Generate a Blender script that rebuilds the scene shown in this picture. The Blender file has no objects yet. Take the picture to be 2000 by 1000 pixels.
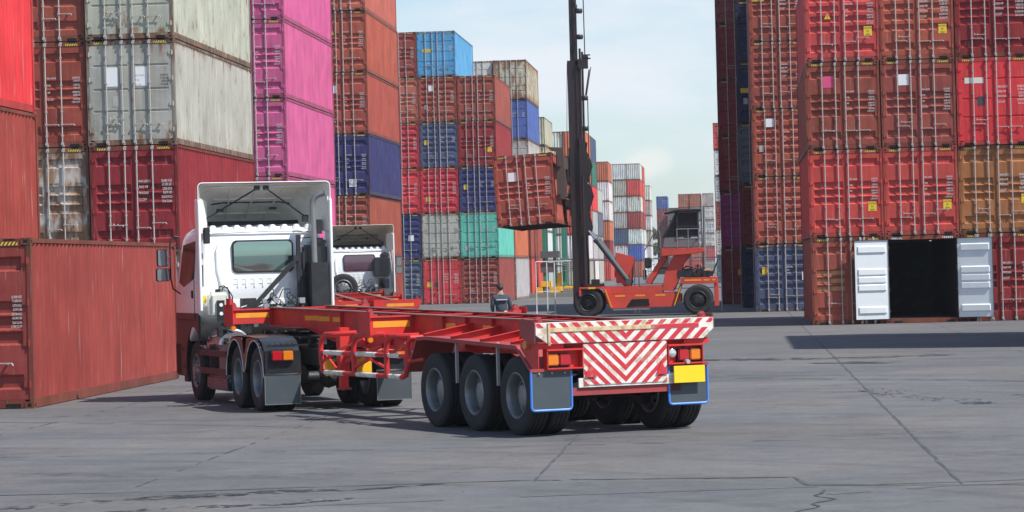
import bpy, bmesh, math, random
from mathutils import Vector, Matrix
R = math.radians
random.seed(11)
scene = bpy.context.scene
COL = scene.collection

# ------------------------------------------------------------------ camera
CAMH = 2.15
cam_d = bpy.data.cameras.new('camera'); cam = bpy.data.objects.new('camera', cam_d); COL.objects.link(cam)
cam_d.sensor_width = 36; cam_d.lens = 5400 / 2000 * 36
cam_d.clip_start = 0.5; cam_d.clip_end = 6000
PSI, PITCH, ROLL = R(4.66), R(0.26), 0.027
fw = Vector((-math.sin(PSI) * math.cos(PITCH), math.cos(PSI) * math.cos(PITCH), math.sin(PITCH)))
r0 = Vector((math.cos(PSI), math.sin(PSI), 0)); u0 = r0.cross(fw)
rr = r0 * math.cos(ROLL) - u0 * math.sin(ROLL); uu = u0 * math.cos(ROLL) + r0 * math.sin(ROLL)
cam.matrix_world = Matrix(((rr.x, uu.x, -fw.x, 0), (rr.y, uu.y, -fw.y, 0), (rr.z, uu.z, -fw.z, CAMH), (0, 0, 0, 1)))
scene.camera = cam

# ------------------------------------------------------------------ sun, sky, exposure
SUN_EL, SUN_AZ = R(54), R(24)          # azimuth measured from +X towards the camera (-Y)
sd = Vector((math.cos(SUN_AZ) * math.cos(SUN_EL), -math.sin(SUN_AZ) * math.cos(SUN_EL), math.sin(SUN_EL)))
sun_d = bpy.data.lights.new('sun', 'SUN'); sun_d.energy = 5.0; sun_d.angle = R(0.6); sun_d.color = (1.0, 0.965, 0.91)
sun = bpy.data.objects.new('sun', sun_d); COL.objects.link(sun)
sun.rotation_euler = sd.to_track_quat('Z', 'Y').to_euler(); sun.location = (60, -20, 80)
world = bpy.data.worlds.new("World"); scene.world = world; world.use_nodes = True
wt = world.node_tree; wt.nodes.clear()
def wn(t, **k):
    n = wt.nodes.new(t)
    for a, b in k.items(): setattr(n, a, b)
    return n
w_out = wn('ShaderNodeOutputWorld'); w_bg = wn('ShaderNodeBackground')
w_sky = wn('ShaderNodeTexSky', sky_type='NISHITA', sun_disc=False)
w_sky.sun_elevation = SUN_EL; w_sky.sun_rotation = math.atan2(sd.x, sd.y)
w_sky.air_density = 1.0; w_sky.dust_density = 0.6; w_sky.ozone_density = 1.5
w_bg.inputs['Strength'].default_value = 0.112
w_tc = wn('ShaderNodeTexCoord'); w_map = wn('ShaderNodeMapping'); w_map.inputs['Scale'].default_value = (7, 7, 26)
w_noise = wn('ShaderNodeTexNoise'); w_noise.inputs['Scale'].default_value = 1.0; w_noise.inputs['Detail'].default_value = 7; w_noise.inputs['Roughness'].default_value = 0.55
w_ramp = wn('ShaderNodeValToRGB'); w_ramp.color_ramp.elements[0].position = 0.42; w_ramp.color_ramp.elements[1].position = 0.62
w_ramp.color_ramp.elements[0].color = (0.30, 0.30, 0.30, 1); w_ramp.color_ramp.elements[1].color = (1, 1, 1, 1)
w_tint = wn('ShaderNodeMix', data_type='RGBA', blend_type='MULTIPLY'); w_tint.inputs[0].default_value = 1.0
w_tint.inputs[7].default_value = (0.86, 1.0, 1.08, 1)
w_mix = wn('ShaderNodeMix', data_type='RGBA'); w_mix.inputs[7].default_value = (5.95, 6.35, 6.85, 1)
wl = wt.links.new
wl(w_tc.outputs['Generated'], w_map.inputs['Vector']); wl(w_map.outputs[0], w_noise.inputs['Vector']); wl(w_noise.outputs['Fac'], w_ramp.inputs[0])
wl(w_sky.outputs[0], w_tint.inputs[6]); wl(w_tint.outputs[2], w_mix.inputs[6]); 
# clouds and whitish air thin out towards the zenith
w_sep = wn('ShaderNodeSeparateXYZ'); wl(w_tc.outputs['Generated'], w_sep.inputs[0])
w_el = wn('ShaderNodeMapRange'); w_el.inputs[1].default_value = 0.08; w_el.inputs[2].default_value = 0.40; w_el.inputs[3].default_value = 1.0; w_el.inputs[4].default_value = 0.12; wl(w_sep.outputs[2], w_el.inputs[0])
w_mul = wn('ShaderNodeMath', operation='MULTIPLY'); wl(w_ramp.outputs[0], w_mul.inputs[0]); wl(w_el.outputs[0], w_mul.inputs[1]); wl(w_mul.outputs[0], w_mix.inputs[0])
# one small cumulus low over the yard
w_sub = wn('ShaderNodeVectorMath', operation='SUBTRACT'); w_sub.inputs[1].default_value = (-0.0312, 0.9988, 0.0365); wl(w_tc.outputs['Generated'], w_sub.inputs[0])
w_sc = wn('ShaderNodeVectorMath', operation='MULTIPLY'); w_sc.inputs[1].default_value = (115, 115, 190); wl(w_sub.outputs[0], w_sc.inputs[0])
w_len = wn('ShaderNodeVectorMath', operation='LENGTH'); wl(w_sc.outputs[0], w_len.inputs[0])
w_n2 = wn('ShaderNodeTexNoise'); w_n2.inputs['Scale'].default_value = 110; w_n2.inputs['Detail'].default_value = 6; wl(w_tc.outputs['Generated'], w_n2.inputs['Vector'])
w_ma = wn('ShaderNodeMath', operation='MULTIPLY_ADD'); w_ma.inputs[1].default_value = -2.4; wl(w_n2.outputs['Fac'], w_ma.inputs[0]); wl(w_len.outputs['Value'], w_ma.inputs[2])
w_cl = wn('ShaderNodeMapRange', interpolation_type='SMOOTHSTEP'); w_cl.inputs[1].default_value = -0.9; w_cl.inputs[2].default_value = 0.35; w_cl.inputs[3].default_value = 0.75; w_cl.inputs[4].default_value = 0.0; wl(w_ma.outputs[0], w_cl.inputs[0])
w_mix2 = wn('ShaderNodeMix', data_type='RGBA'); w_mix2.inputs[7].default_value = (6.5, 6.7, 6.4, 1); wl(w_cl.outputs[0], w_mix2.inputs[0]); wl(w_mix.outputs[2], w_mix2.inputs[6])
wl(w_mix2.outputs[2], w_bg.inputs['Color']); wl(w_bg.outputs[0], w_out.inputs['Surface'])
scene.view_settings.view_transform = 'Standard'; scene.view_settings.look = 'None'
scene.view_settings.exposure = 0.33; scene.view_settings.gamma = 1.0
try:
    scene.cycles.max_bounces = 6; scene.cycles.use_denoising = True
except Exception: pass

# ------------------------------------------------------------------ materials
def lin(c):
    return tuple(((v / 255) / 12.92 if v / 255 <= 0.04045 else ((v / 255 + 0.055) / 1.055) ** 2.4) for v in c)
def new_mat(name):
    m = bpy.data.materials.new(name); m.use_nodes = True
    nt = m.node_tree; b = nt.nodes.get('Principled BSDF'); return m, nt, b
def N(nt, t, **k):
    n = nt.nodes.new(t)
    for a, b in k.items(): setattr(n, a, b)
    return n
def paint(name, rgb, rough=0.5, metal=0.0, dirt=0.25, dirtcol=(0.09, 0.07, 0.055), scale=3.0, coat=0.0, stretch=(1, 1, 1), bump=0.0, lo=0.5, hi=0.75):
    m, nt, b = new_mat(name); L = nt.links.new
    tc = N(nt, 'ShaderNodeTexCoord'); mp = N(nt, 'ShaderNodeMapping'); mp.inputs['Scale'].default_value = stretch
    n1 = N(nt, 'ShaderNodeTexNoise'); n1.inputs['Scale'].default_value = scale; n1.inputs['Detail'].default_value = 8; n1.inputs['Roughness'].default_value = 0.65
    rp = N(nt, 'ShaderNodeMapRange'); rp.inputs[1].default_value = lo; rp.inputs[2].default_value = hi; rp.inputs[3].default_value = 0; rp.inputs[4].default_value = dirt
    mx = N(nt, 'ShaderNodeMix', data_type='RGBA'); mx.inputs[6].default_value = (*rgb, 1); mx.inputs[7].default_value = (*dirtcol, 1)
    L(tc.outputs['Object'], mp.inputs[0]); L(mp.outputs[0], n1.inputs['Vector']); L(n1.outputs['Fac'], rp.inputs[0]); L(rp.outputs[0], mx.inputs[0]); L(mx.outputs[2], b.inputs['Base Color'])
    rr_ = N(nt, 'ShaderNodeMapRange'); rr_.inputs[3].default_value = max(0.02, rough - 0.08); rr_.inputs[4].default_value = min(1, rough + 0.15)
    L(n1.outputs['Fac'], rr_.inputs[0]); L(rr_.outputs[0], b.inputs['Roughness'])
    b.inputs['Metallic'].default_value = metal
    if coat: b.inputs['Coat Weight'].default_value = coat
    if bump:
        bp = N(nt, 'ShaderNodeBump'); bp.inputs['Strength'].default_value = bump; bp.inputs['Distance'].default_value = 0.02
        L(n1.outputs['Fac'], bp.inputs['Height']); L(bp.outputs[0], b.inputs['Normal'])
    return m

def container_paint(name, mul=1.0, rustadd=0.0, rustcol=(0.15, 0.058, 0.024), rust2=(0.30, 0.135, 0.045)):
    """paint whose hue is each object's own colour; the colour's alpha says how rusty it is"""
    m, nt, b = new_mat(name); L = nt.links.new
    oi = N(nt, 'ShaderNodeObjectInfo'); tc = N(nt, 'ShaderNodeTexCoord')
    off = N(nt, 'ShaderNodeVectorMath', operation='ADD'); sc = N(nt, 'ShaderNodeMath', operation='MULTIPLY'); sc.inputs[1].default_value = 57.0
    cb = N(nt, 'ShaderNodeCombineXYZ'); L(oi.outputs['Random'], sc.inputs[0]); L(sc.outputs[0], cb.inputs[0]); L(sc.outputs[0], cb.inputs[1])
    L(tc.outputs['Object'], off.inputs[0]); L(cb.outputs[0], off.inputs[1])
    # soft fading, streaked downwards
    mp = N(nt, 'ShaderNodeMapping'); mp.inputs['Scale'].default_value = (5, 5, 0.45); L(off.outputs[0], mp.inputs[0])
    n1 = N(nt, 'ShaderNodeTexNoise'); n1.inputs['Scale'].default_value = 1.3; n1.inputs['Detail'].default_value = 6; L(mp.outputs[0], n1.inputs['Vector'])
    n2 = N(nt, 'ShaderNodeTexNoise'); n2.inputs['Scale'].default_value = 0.9; n2.inputs['Detail'].default_value = 5; L(off.outputs[0], n2.inputs['Vector'])
    ad = N(nt, 'ShaderNodeMath', operation='ADD'); L(n1.outputs['Fac'], ad.inputs[0]); L(n2.outputs['Fac'], ad.inputs[1])
    fr = N(nt, 'ShaderNodeMapRange'); fr.inputs[1].default_value = 0.7; fr.inputs[2].default_value = 1.35; fr.inputs[3].default_value = 0.76 * mul; fr.inputs[4].default_value = 1.18 * mul
    L(ad.outputs[0], fr.inputs[0])
    vm = N(nt, 'ShaderNodeVectorMath', operation='SCALE'); L(oi.outputs['Color'], vm.inputs[0]); L(fr.outputs[0], vm.inputs['Scale'])
    # rust: blotches and drips
    n3 = N(nt, 'ShaderNodeTexNoise'); n3.inputs['Scale'].default_value = 2.2; n3.inputs['Detail'].default_value = 9; n3.inputs['Roughness'].default_value = 0.7
    mp3 = N(nt, 'ShaderNodeMapping'); mp3.inputs['Scale'].default_value = (1.6, 1.6, 0.55); L(off.outputs[0], mp3.inputs[0]); L(mp3.outputs[0], n3.inputs['Vector'])
    th = N(nt, 'ShaderNodeMath', operation='MULTIPLY_ADD'); th.inputs[1].default_value = -0.36; th.inputs[2].default_value = 0.78 - rustadd; L(oi.outputs['Alpha'], th.inputs[0])
    # more rust along the top and bottom rails
    sx = N(nt, 'ShaderNodeSeparateXYZ'); L(tc.outputs['Object'], sx.inputs[0])
    e1 = N(nt, 'ShaderNodeMath', operation='SUBTRACT'); L(sx.outputs[2], e1.inputs[0]); e1.inputs[1].default_value = 1.42
    e2 = N(nt, 'ShaderNodeMath', operation='ABSOLUTE'); L(e1.outputs[0], e2.inputs[0])
    e3 = N(nt, 'ShaderNodeMapRange'); e3.inputs[1].default_value = 0.75; e3.inputs[2].default_value = 1.4; e3.inputs[4].default_value = 0.10; L(e2.outputs[0], e3.inputs[0])
    e4 = N(nt, 'ShaderNodeMath', operation='ADD'); L(n3.outputs['Fac'], e4.inputs[0]); L(e3.outputs[0], e4.inputs[1])
    sb = N(nt, 'ShaderNodeMath', operation='SUBTRACT'); L(e4.outputs[0], sb.inputs[0]); L(th.outputs[0], sb.inputs[1])
    ms = N(nt, 'ShaderNodeMapRange'); ms.inputs[1].default_value = 0.0; ms.inputs[2].default_value = 0.13; ms.inputs[4].default_value = 0.85; L(sb.outputs[0], ms.inputs[0])
    mx = N(nt, 'ShaderNodeMix', data_type='RGBA'); L(ms.outputs[0], mx.inputs[0]); L(vm.outputs[0], mx.inputs[6]); rc = N(nt, 'ShaderNodeMix', data_type='RGBA'); rc.inputs[6].default_value = (*rustcol, 1); rc.inputs[7].default_value = (*rust2, 1); rcr = N(nt, 'ShaderNodeMapRange'); rcr.inputs[1].default_value = 0.4; rcr.inputs[2].default_value = 0.6; L(n2.outputs['Fac'], rcr.inputs[0]); L(rcr.outputs[0], rc.inputs[0]); L(rc.outputs[2], mx.inputs[7])
    # thin pale scratches
    n4 = N(nt, 'ShaderNodeTexNoise'); n4.inputs['Scale'].default_value = 1.0; n4.inputs['Detail'].default_value = 3
    mp4 = N(nt, 'ShaderNodeMapping'); mp4.inputs['Scale'].default_value = (26, 26, 1.1); L(off.outputs[0], mp4.inputs[0]); L(mp4.outputs[0], n4.inputs['Vector'])
    m4 = N(nt, 'ShaderNodeMapRange'); m4.inputs[1].default_value = 0.62; m4.inputs[2].default_value = 0.74; m4.inputs[4].default_value = 0.40; L(n4.outputs['Fac'], m4.inputs[0])
    mx2 = N(nt, 'ShaderNodeMix', data_type='RGBA'); L(m4.outputs[0], mx2.inputs[0]); L(mx.outputs[2], mx2.inputs[6]); mx2.inputs[7].default_value = (0.42, 0.33, 0.28, 1)
    L(mx2.outputs[2], b.inputs['Base Color'])
    b.inputs['Roughness'].default_value = 0.6; b.inputs['Specular IOR Level'].default_value = 0.2
    bp = N(nt, 'ShaderNodeBump'); bp.inputs['Strength'].default_value = 0.7; bp.inputs['Distance'].default_value = 0.06
    L(n2.outputs['Fac'], bp.inputs['Height']); L(bp.outputs[0], b.inputs['Normal'])
    return m

M = {}
M['cpaint'] = container_paint('container paint')
M['cframe'] = container_paint('container frame paint', 0.8, 0.06, (0.09, 0.042, 0.025), (0.17, 0.07, 0.035))
M['dark'] = paint('dark hole', (0.006, 0.006, 0.007), 0.9, dirt=0)
M['rubber'] = paint('rubber gasket', (0.02, 0.018, 0.018), 0.8, dirt=0.2)
M['inner'] = paint('white inner paint', (0.72, 0.76, 0.78), 0.4, dirt=0.25, dirtcol=(0.4, 0.4, 0.38), scale=2)
M['galv'] = paint('galvanised steel', (0.42, 0.40, 0.38), 0.5, 0.0, dirt=0.4, dirtcol=(0.28, 0.17, 0.11), scale=6)
M['white_ink'] = paint('white stencil ink', (0.72, 0.70, 0.68), 0.6, dirt=0.6, dirtcol=(0.4, 0.25, 0.22), scale=25, lo=0.4, hi=0.7)
M['black_ink'] = paint('dark stencil ink', (0.05, 0.05, 0.055), 0.6, dirt=0.3, scale=15)
M['yellow'] = paint('yellow sticker', (0.80, 0.55, 0.03), 0.45, dirt=0.3, scale=12, dirtcol=(0.4, 0.25, 0.05))
M['white_sticker'] = paint('white sticker', (0.80, 0.80, 0.80), 0.4, dirt=0.15, scale=9, dirtcol=(0.5, 0.45, 0.4))
M['pink_sticker'] = paint('pink sticker', (0.75, 0.08, 0.22), 0.4, dirt=0.15)
M['floor'] = paint('container underside', (0.05, 0.03, 0.022), 0.8, dirt=0.3)
M['tread'] = paint('tyre rubber', (0.022, 0.021, 0.022), 0.82, dirt=0.5, dirtcol=(0.06, 0.055, 0.052), scale=5, bump=0.2)
M['rim'] = paint('steel rim', (0.24, 0.245, 0.25), 0.42, 0.55, dirt=0.5, dirtcol=(0.07, 0.055, 0.05), scale=7)
M['white_cab'] = paint('white cab paint', (0.86, 0.87, 0.87), 0.28, dirt=0.12, dirtcol=(0.45, 0.42, 0.38), scale=2.2, coat=0.4)
M['grp'] = paint('raw grey fairing inside', (0.80, 0.79, 0.72), 0.65, dirt=0.5, dirtcol=(0.35, 0.34, 0.30), scale=3)
M['grp2'] = paint('cream fairing inside', (0.66, 0.62, 0.50), 0.65, dirt=0.45, dirtcol=(0.19, 0.16, 0.12), scale=3)
M['black'] = paint('black chassis paint', (0.016, 0.017, 0.019), 0.5, dirt=0.4, dirtcol=(0.06, 0.055, 0.05), scale=6)
M['gloss_black'] = paint('satin black fender', (0.022, 0.026, 0.032), 0.28, 0.2, dirt=0.3, dirtcol=(0.07, 0.07, 0.07), scale=3, coat=0.25)
M['grey_steel'] = paint('grey steel pipe', (0.33, 0.33, 0.33), 0.38, 0.7, dirt=0.4, dirtcol=(0.14, 0.12, 0.1), scale=6)
M['chrome'] = paint('chrome', (0.75, 0.76, 0.78), 0.1, 1.0, dirt=0.1)
M['red'] = paint('red trailer paint', (0.64, 0.026, 0.024), 0.48, dirt=0.75, dirtcol=(0.24, 0.045, 0.032), scale=3.2, bump=0.15, lo=0.45, hi=0.72)
M['red_dull'] = paint('worn red paint', (0.34, 0.045, 0.045), 0.55, dirt=0.6, dirtcol=(0.14, 0.055, 0.045), scale=4)
M['worn_top'] = paint('bare worn flange top', (0.20, 0.115, 0.10), 0.55, 0.1, dirt=0.6, dirtcol=(0.10, 0.06, 0.05), scale=5)
M['maroon'] = paint('maroon guard paint', (0.05, 0.018, 0.022), 0.5, dirt=0.4, scale=5)
M['skirt'] = paint('dark lower cab side', (0.026, 0.018, 0.022), 0.4, dirt=0.4, scale=4)
M['orange_tape'] = paint('orange reflective tape', (0.85, 0.33, 0.03), 0.35, dirt=0.5, dirtcol=(0.5, 0.14, 0.02), scale=9)
M['sign_white'] = paint('worn white sign paint', (0.74, 0.70, 0.64), 0.5, dirt=0.8, dirtcol=(0.42, 0.24, 0.12), scale=7, lo=0.5, hi=0.66)
M['sign_red'] = paint('worn red sign paint', (0.56, 0.03, 0.045), 0.45, dirt=0.9, dirtcol=(0.45, 0.22, 0.16), scale=6, lo=0.55, hi=0.64)
M['cream_rust'] = paint('cream rusty rail', (0.66, 0.50, 0.30), 0.6, dirt=0.9, dirtcol=(0.33, 0.12, 0.04), scale=8, lo=0.45, hi=0.7)
M['blue_edge'] = paint('blue flap edging', (0.06, 0.22, 0.70), 0.45, dirt=0.2)
M['flap'] = paint('grey mudflap rubber', (0.055, 0.072, 0.083), 0.5, dirt=0.35, dirtcol=(0.10, 0.10, 0.10), scale=3)
M['plate_yellow'] = paint('yellow number plate', (0.86, 0.60, 0.012), 0.45, dirt=0.1, dirtcol=(0.6, 0.4, 0.05))
M['lamp_red'] = paint('red lamp lens', (0.45, 0.010, 0.018), 0.18, dirt=0.1, coat=0.5)
M['lamp_amber'] = paint('amber lamp lens', (0.72, 0.20, 0.012), 0.18, dirt=0.1, coat=0.5)
M['lamp_clear'] = paint('clear lamp lens', (0.7, 0.72, 0.72), 0.12, 0.6, dirt=0.3, scale=20)
M['tank_white'] = paint('white plastic tank', (0.66, 0.66, 0.58), 0.45, dirt=0.3, dirtcol=(0.35, 0.33, 0.26))
M['dark_blue'] = paint('dark blue tank', (0.02, 0.04, 0.07), 0.25, dirt=0.2)
M['aluminium'] = paint('brushed aluminium', (0.6, 0.61, 0.62), 0.3, 0.9, dirt=0.3, scale=9)
M['stk_red'] = paint('lift truck orange red paint', (0.58, 0.062, 0.040), 0.5, dirt=0.6, dirtcol=(0.22, 0.05, 0.035), scale=1.8)
M['mast'] = paint('greasy dark mast steel', (0.034, 0.026, 0.028), 0.42, 0.2, dirt=0.5, dirtcol=(0.07, 0.045, 0.04), scale=1.5, stretch=(1, 1, 0.3))
M['brown_steel'] = paint('brown grey spreader steel', (0.085, 0.058, 0.05), 0.55, dirt=0.4, scale=2)
M['green'] = paint('green post paint', (0.03, 0.20, 0.13), 0.5, dirt=0.4)
M['rail_white'] = paint('white pipe rail', (0.72, 0.74, 0.73), 0.45, dirt=0.3)
M['yel_frame'] = paint('yellow machine paint', (0.80, 0.45, 0.01), 0.45, dirt=0.4, dirtcol=(0.4, 0.22, 0.03))
M['concrete_wall'] = paint('mossy concrete', (0.20, 0.20, 0.16), 0.85, dirt=0.7, dirtcol=(0.08, 0.09, 0.05), scale=1.5)
M['skin'] = paint('skin', (0.36, 0.20, 0.13), 0.55, dirt=0.1)
M['hair'] = paint('black hair', (0.018, 0.014, 0.012), 0.6, dirt=0.1)
M['shirt'] = paint('dark blue grey work shirt', (0.045, 0.055, 0.075), 0.85, dirt=0.3, dirtcol=(0.09, 0.09, 0.1), scale=14)
M['trousers'] = paint('navy trousers', (0.025, 0.03, 0.055), 0.85, dirt=0.3, scale=14)
M['boots'] = paint('brown boots', (0.09, 0.05, 0.035), 0.7, dirt=0.3)
M['silver_tape'] = paint('silver reflective tape', (0.6, 0.62, 0.64), 0.35, dirt=0.1)
M['leaf'] = paint('foliage', (0.045, 0.085, 0.022), 0.7, dirt=0.6, dirtcol=(0.09, 0.13, 0.04), scale=0.6)
M['bark'] = paint('bark', (0.07, 0.05, 0.035), 0.9, dirt=0.4)
M['white_wall'] = paint('white building wall', (0.7, 0.7, 0.68), 0.7, dirt=0.2, scale=0.3)

def glass_mat(name, col, rough=0.04, metal=0.0):
    m, nt, b = new_mat(name); L = nt.links.new
    tc = N(nt, 'ShaderNodeTexCoord'); n1 = N(nt, 'ShaderNodeTexNoise'); n1.inputs['Scale'].default_value = 1.2
    bp = N(nt, 'ShaderNodeBump'); bp.inputs['Strength'].default_value = 0.06; bp.inputs['Distance'].default_value = 0.1
    L(tc.outputs['Object'], n1.inputs['Vector']); L(n1.outputs['Fac'], bp.inputs['Height']); L(bp.outputs[0], b.inputs['Normal'])
    b.inputs['Base Color'].default_value = (*col, 1); b.inputs['Roughness'].default_value = rough; b.inputs['Metallic'].default_value = metal
    b.inputs['Specular IOR Level'].default_value = 0.9; b.inputs['Coat Weight'].default_value = 1.0
    return m
M['glass'] = glass_mat('green tinted rear glass', (0.24, 0.36, 0.34), 0.05, 0.75)
M['glass2'] = glass_mat('purple tinted glass', (0.13, 0.07, 0.11), 0.12, 0.3)
M['glass_dark'] = glass_mat('dark glass', (0.012, 0.010, 0.014), 0.08)
M['glass_dark'].node_tree.nodes['Principled BSDF'].inputs['Coat Weight'].default_value = 0
M['glass_dark'].node_tree.nodes['Principled BSDF'].inputs['Specular IOR Level'].default_value = 0.12
M['mirror'] = glass_mat('mirror glass', (0.22, 0.25, 0.29), 0.02, 1.0)

# ground: worn concrete hardstanding
def ground_mat():
    m, nt, b = new_mat('worn grey concrete'); L = nt.links.new
    ge = N(nt, 'ShaderNodeNewGeometry')
    def noise(scale, detail, rough, stretch=(1, 1, 1)):
        mp = N(nt, 'ShaderNodeMapping'); mp.inputs['Scale'].default_value = stretch; L(ge.outputs['Position'], mp.inputs[0])
        n = N(nt, 'ShaderNodeTexNoise'); n.inputs['Scale'].default_value = scale; n.inputs['Detail'].default_value = detail; n.inputs['Roughness'].default_value = rough
        L(mp.outputs[0], n.inputs['Vector']); return n.outputs['Fac']
    def rng(v, a, c, lo, hi):
        r = N(nt, 'ShaderNodeMapRange'); r.inputs[1].default_value = a; r.inputs[2].default_value = c; r.inputs[3].default_value = lo; r.inputs[4].default_value = hi
        L(v, r.inputs[0]); return r.outputs[0]
    def mul(a, c):
        x = N(nt, 'ShaderNodeMath', operation='MULTIPLY'); L(a, x.inputs[0]); L(c, x.inputs[1]); return x.outputs[0]
    big = rng(noise(0.16, 5, 0.55), 0.35, 0.68, 0.84, 1.14)
    mid = rng(noise(1.7, 10, 0.78), 0.32, 0.68, 0.80, 1.16)
    fine = rng(noise(14, 9, 0.85), 0.3, 0.7, 0.74, 1.26)
    swirl = rng(noise(0.9, 8, 0.75, (0.4, 1.1, 1)), 0.52, 0.70, 1.0, 0.74)
    pits = rng(noise(22, 4, 0.6, (0.5, 1, 1)), 0.66, 0.74, 1.0, 0.5)
    dash = rng(noise(2.6, 6, 0.7, (0.8, 1.6, 1)), 0.60, 0.68, 1.0, 0.66)
    scuff = rng(noise(1.1, 9, 0.8, (2.2, 0.8, 1)), 0.60, 0.72, 1.0, 1.22)
    val = mul(mul(mul(mul(big, mid), mul(fine, swirl)), pits), mul(dash, scuff))
    # spalled, rougher patches
    sp = rng(noise(0.35, 4, 0.6, (0.6, 1.3, 1)), 0.60, 0.66, 0, 1)
    spn = rng(noise(7, 8, 0.8, (0.5, 1.0, 1)), 0.46, 0.56, 1.08, 0.62)
    mx = N(nt, 'ShaderNodeMix', data_type='FLOAT'); L(sp, mx.inputs[0]); mx.inputs[2].default_value = 1.0; L(spn, mx.inputs[3])
    val = mul(val, mx.outputs[0])
    # tyre marks: broad soft dark arcs
    wv = N(nt, 'ShaderNodeTexWave', wave_type='RINGS', rings_direction='Z'); wv.inputs['Scale'].default_value = 0.16; wv.inputs['Distortion'].default_value = 1.6; wv.inputs['Detail'].default_value = 2
    mp = N(nt, 'ShaderNodeMapping'); mp.inputs['Location'].default_value = (18, -8, 0); L(ge.outputs['Position'], mp.inputs[0]); L(mp.outputs[0], wv.inputs['Vector'])
    val = mul(val, rng(wv.outputs['Fac'], 0.90, 1.0, 1.0, 0.88))
    tone = N(nt, 'ShaderNodeMix', data_type='RGBA'); tone.inputs[6].default_value = (0.118, 0.119, 0.122, 1); tone.inputs[7].default_value = (0.136, 0.129, 0.124, 1)
    L(rng(noise(0.22, 3, 0.5), 0.4, 0.62, 0, 1), tone.inputs[0])
    vm = N(nt, 'ShaderNodeVectorMath', operation='SCALE'); L(tone.outputs[2], vm.inputs[0]); L(val, vm.inputs['Scale'])
    L(vm.outputs[0], b.inputs['Base Color']); b.inputs['Roughness'].default_value = 0.78; b.inputs['Specular IOR Level'].default_value = 0.3
    bp = N(nt, 'ShaderNodeBump'); bp.inputs['Strength'].default_value = 0.35; bp.inputs['Distance'].default_value = 0.015
    L(val, bp.inputs['Height']); L(bp.outputs[0], b.inputs['Normal'])
    return m
M['ground'] = ground_mat()
M['joint'] = paint('joint filler', (0.035, 0.038, 0.043), 0.85, dirt=0.9, dirtcol=(0.09, 0.095, 0.10), scale=2.5, lo=0.4, hi=0.6)
M['tar'] = paint('dark crack', (0.022, 0.025, 0.03), 0.85, dirt=0.7, dirtcol=(0.07, 0.075, 0.08), scale=6, lo=0.4, hi=0.65)

# ------------------------------------------------------------------ mesh helpers
def tag(o, label=None, cat=None, group=None, kind=None):
    if label: o['label'] = label
    if cat: o['category'] = cat
    if group: o['group'] = group
    if kind: o['kind'] = kind
    return o
def empty(name, loc, rz=0, ry=0):
    o = bpy.data.objects.new(name, None); COL.objects.link(o); o.location = loc; o.rotation_euler = (0, ry, rz); o.empty_display_size = 0.3
    return o
def inst(name, me, parent=None, loc=(0, 0, 0), rot=(0, 0, 0), color=None, label=None):
    o = bpy.data.objects.new(name, me); COL.objects.link(o); o.location = loc; o.rotation_euler = rot
    if parent: o.parent = parent
    if color: o.color = color
    if label: o['label'] = label
    return o

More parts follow.
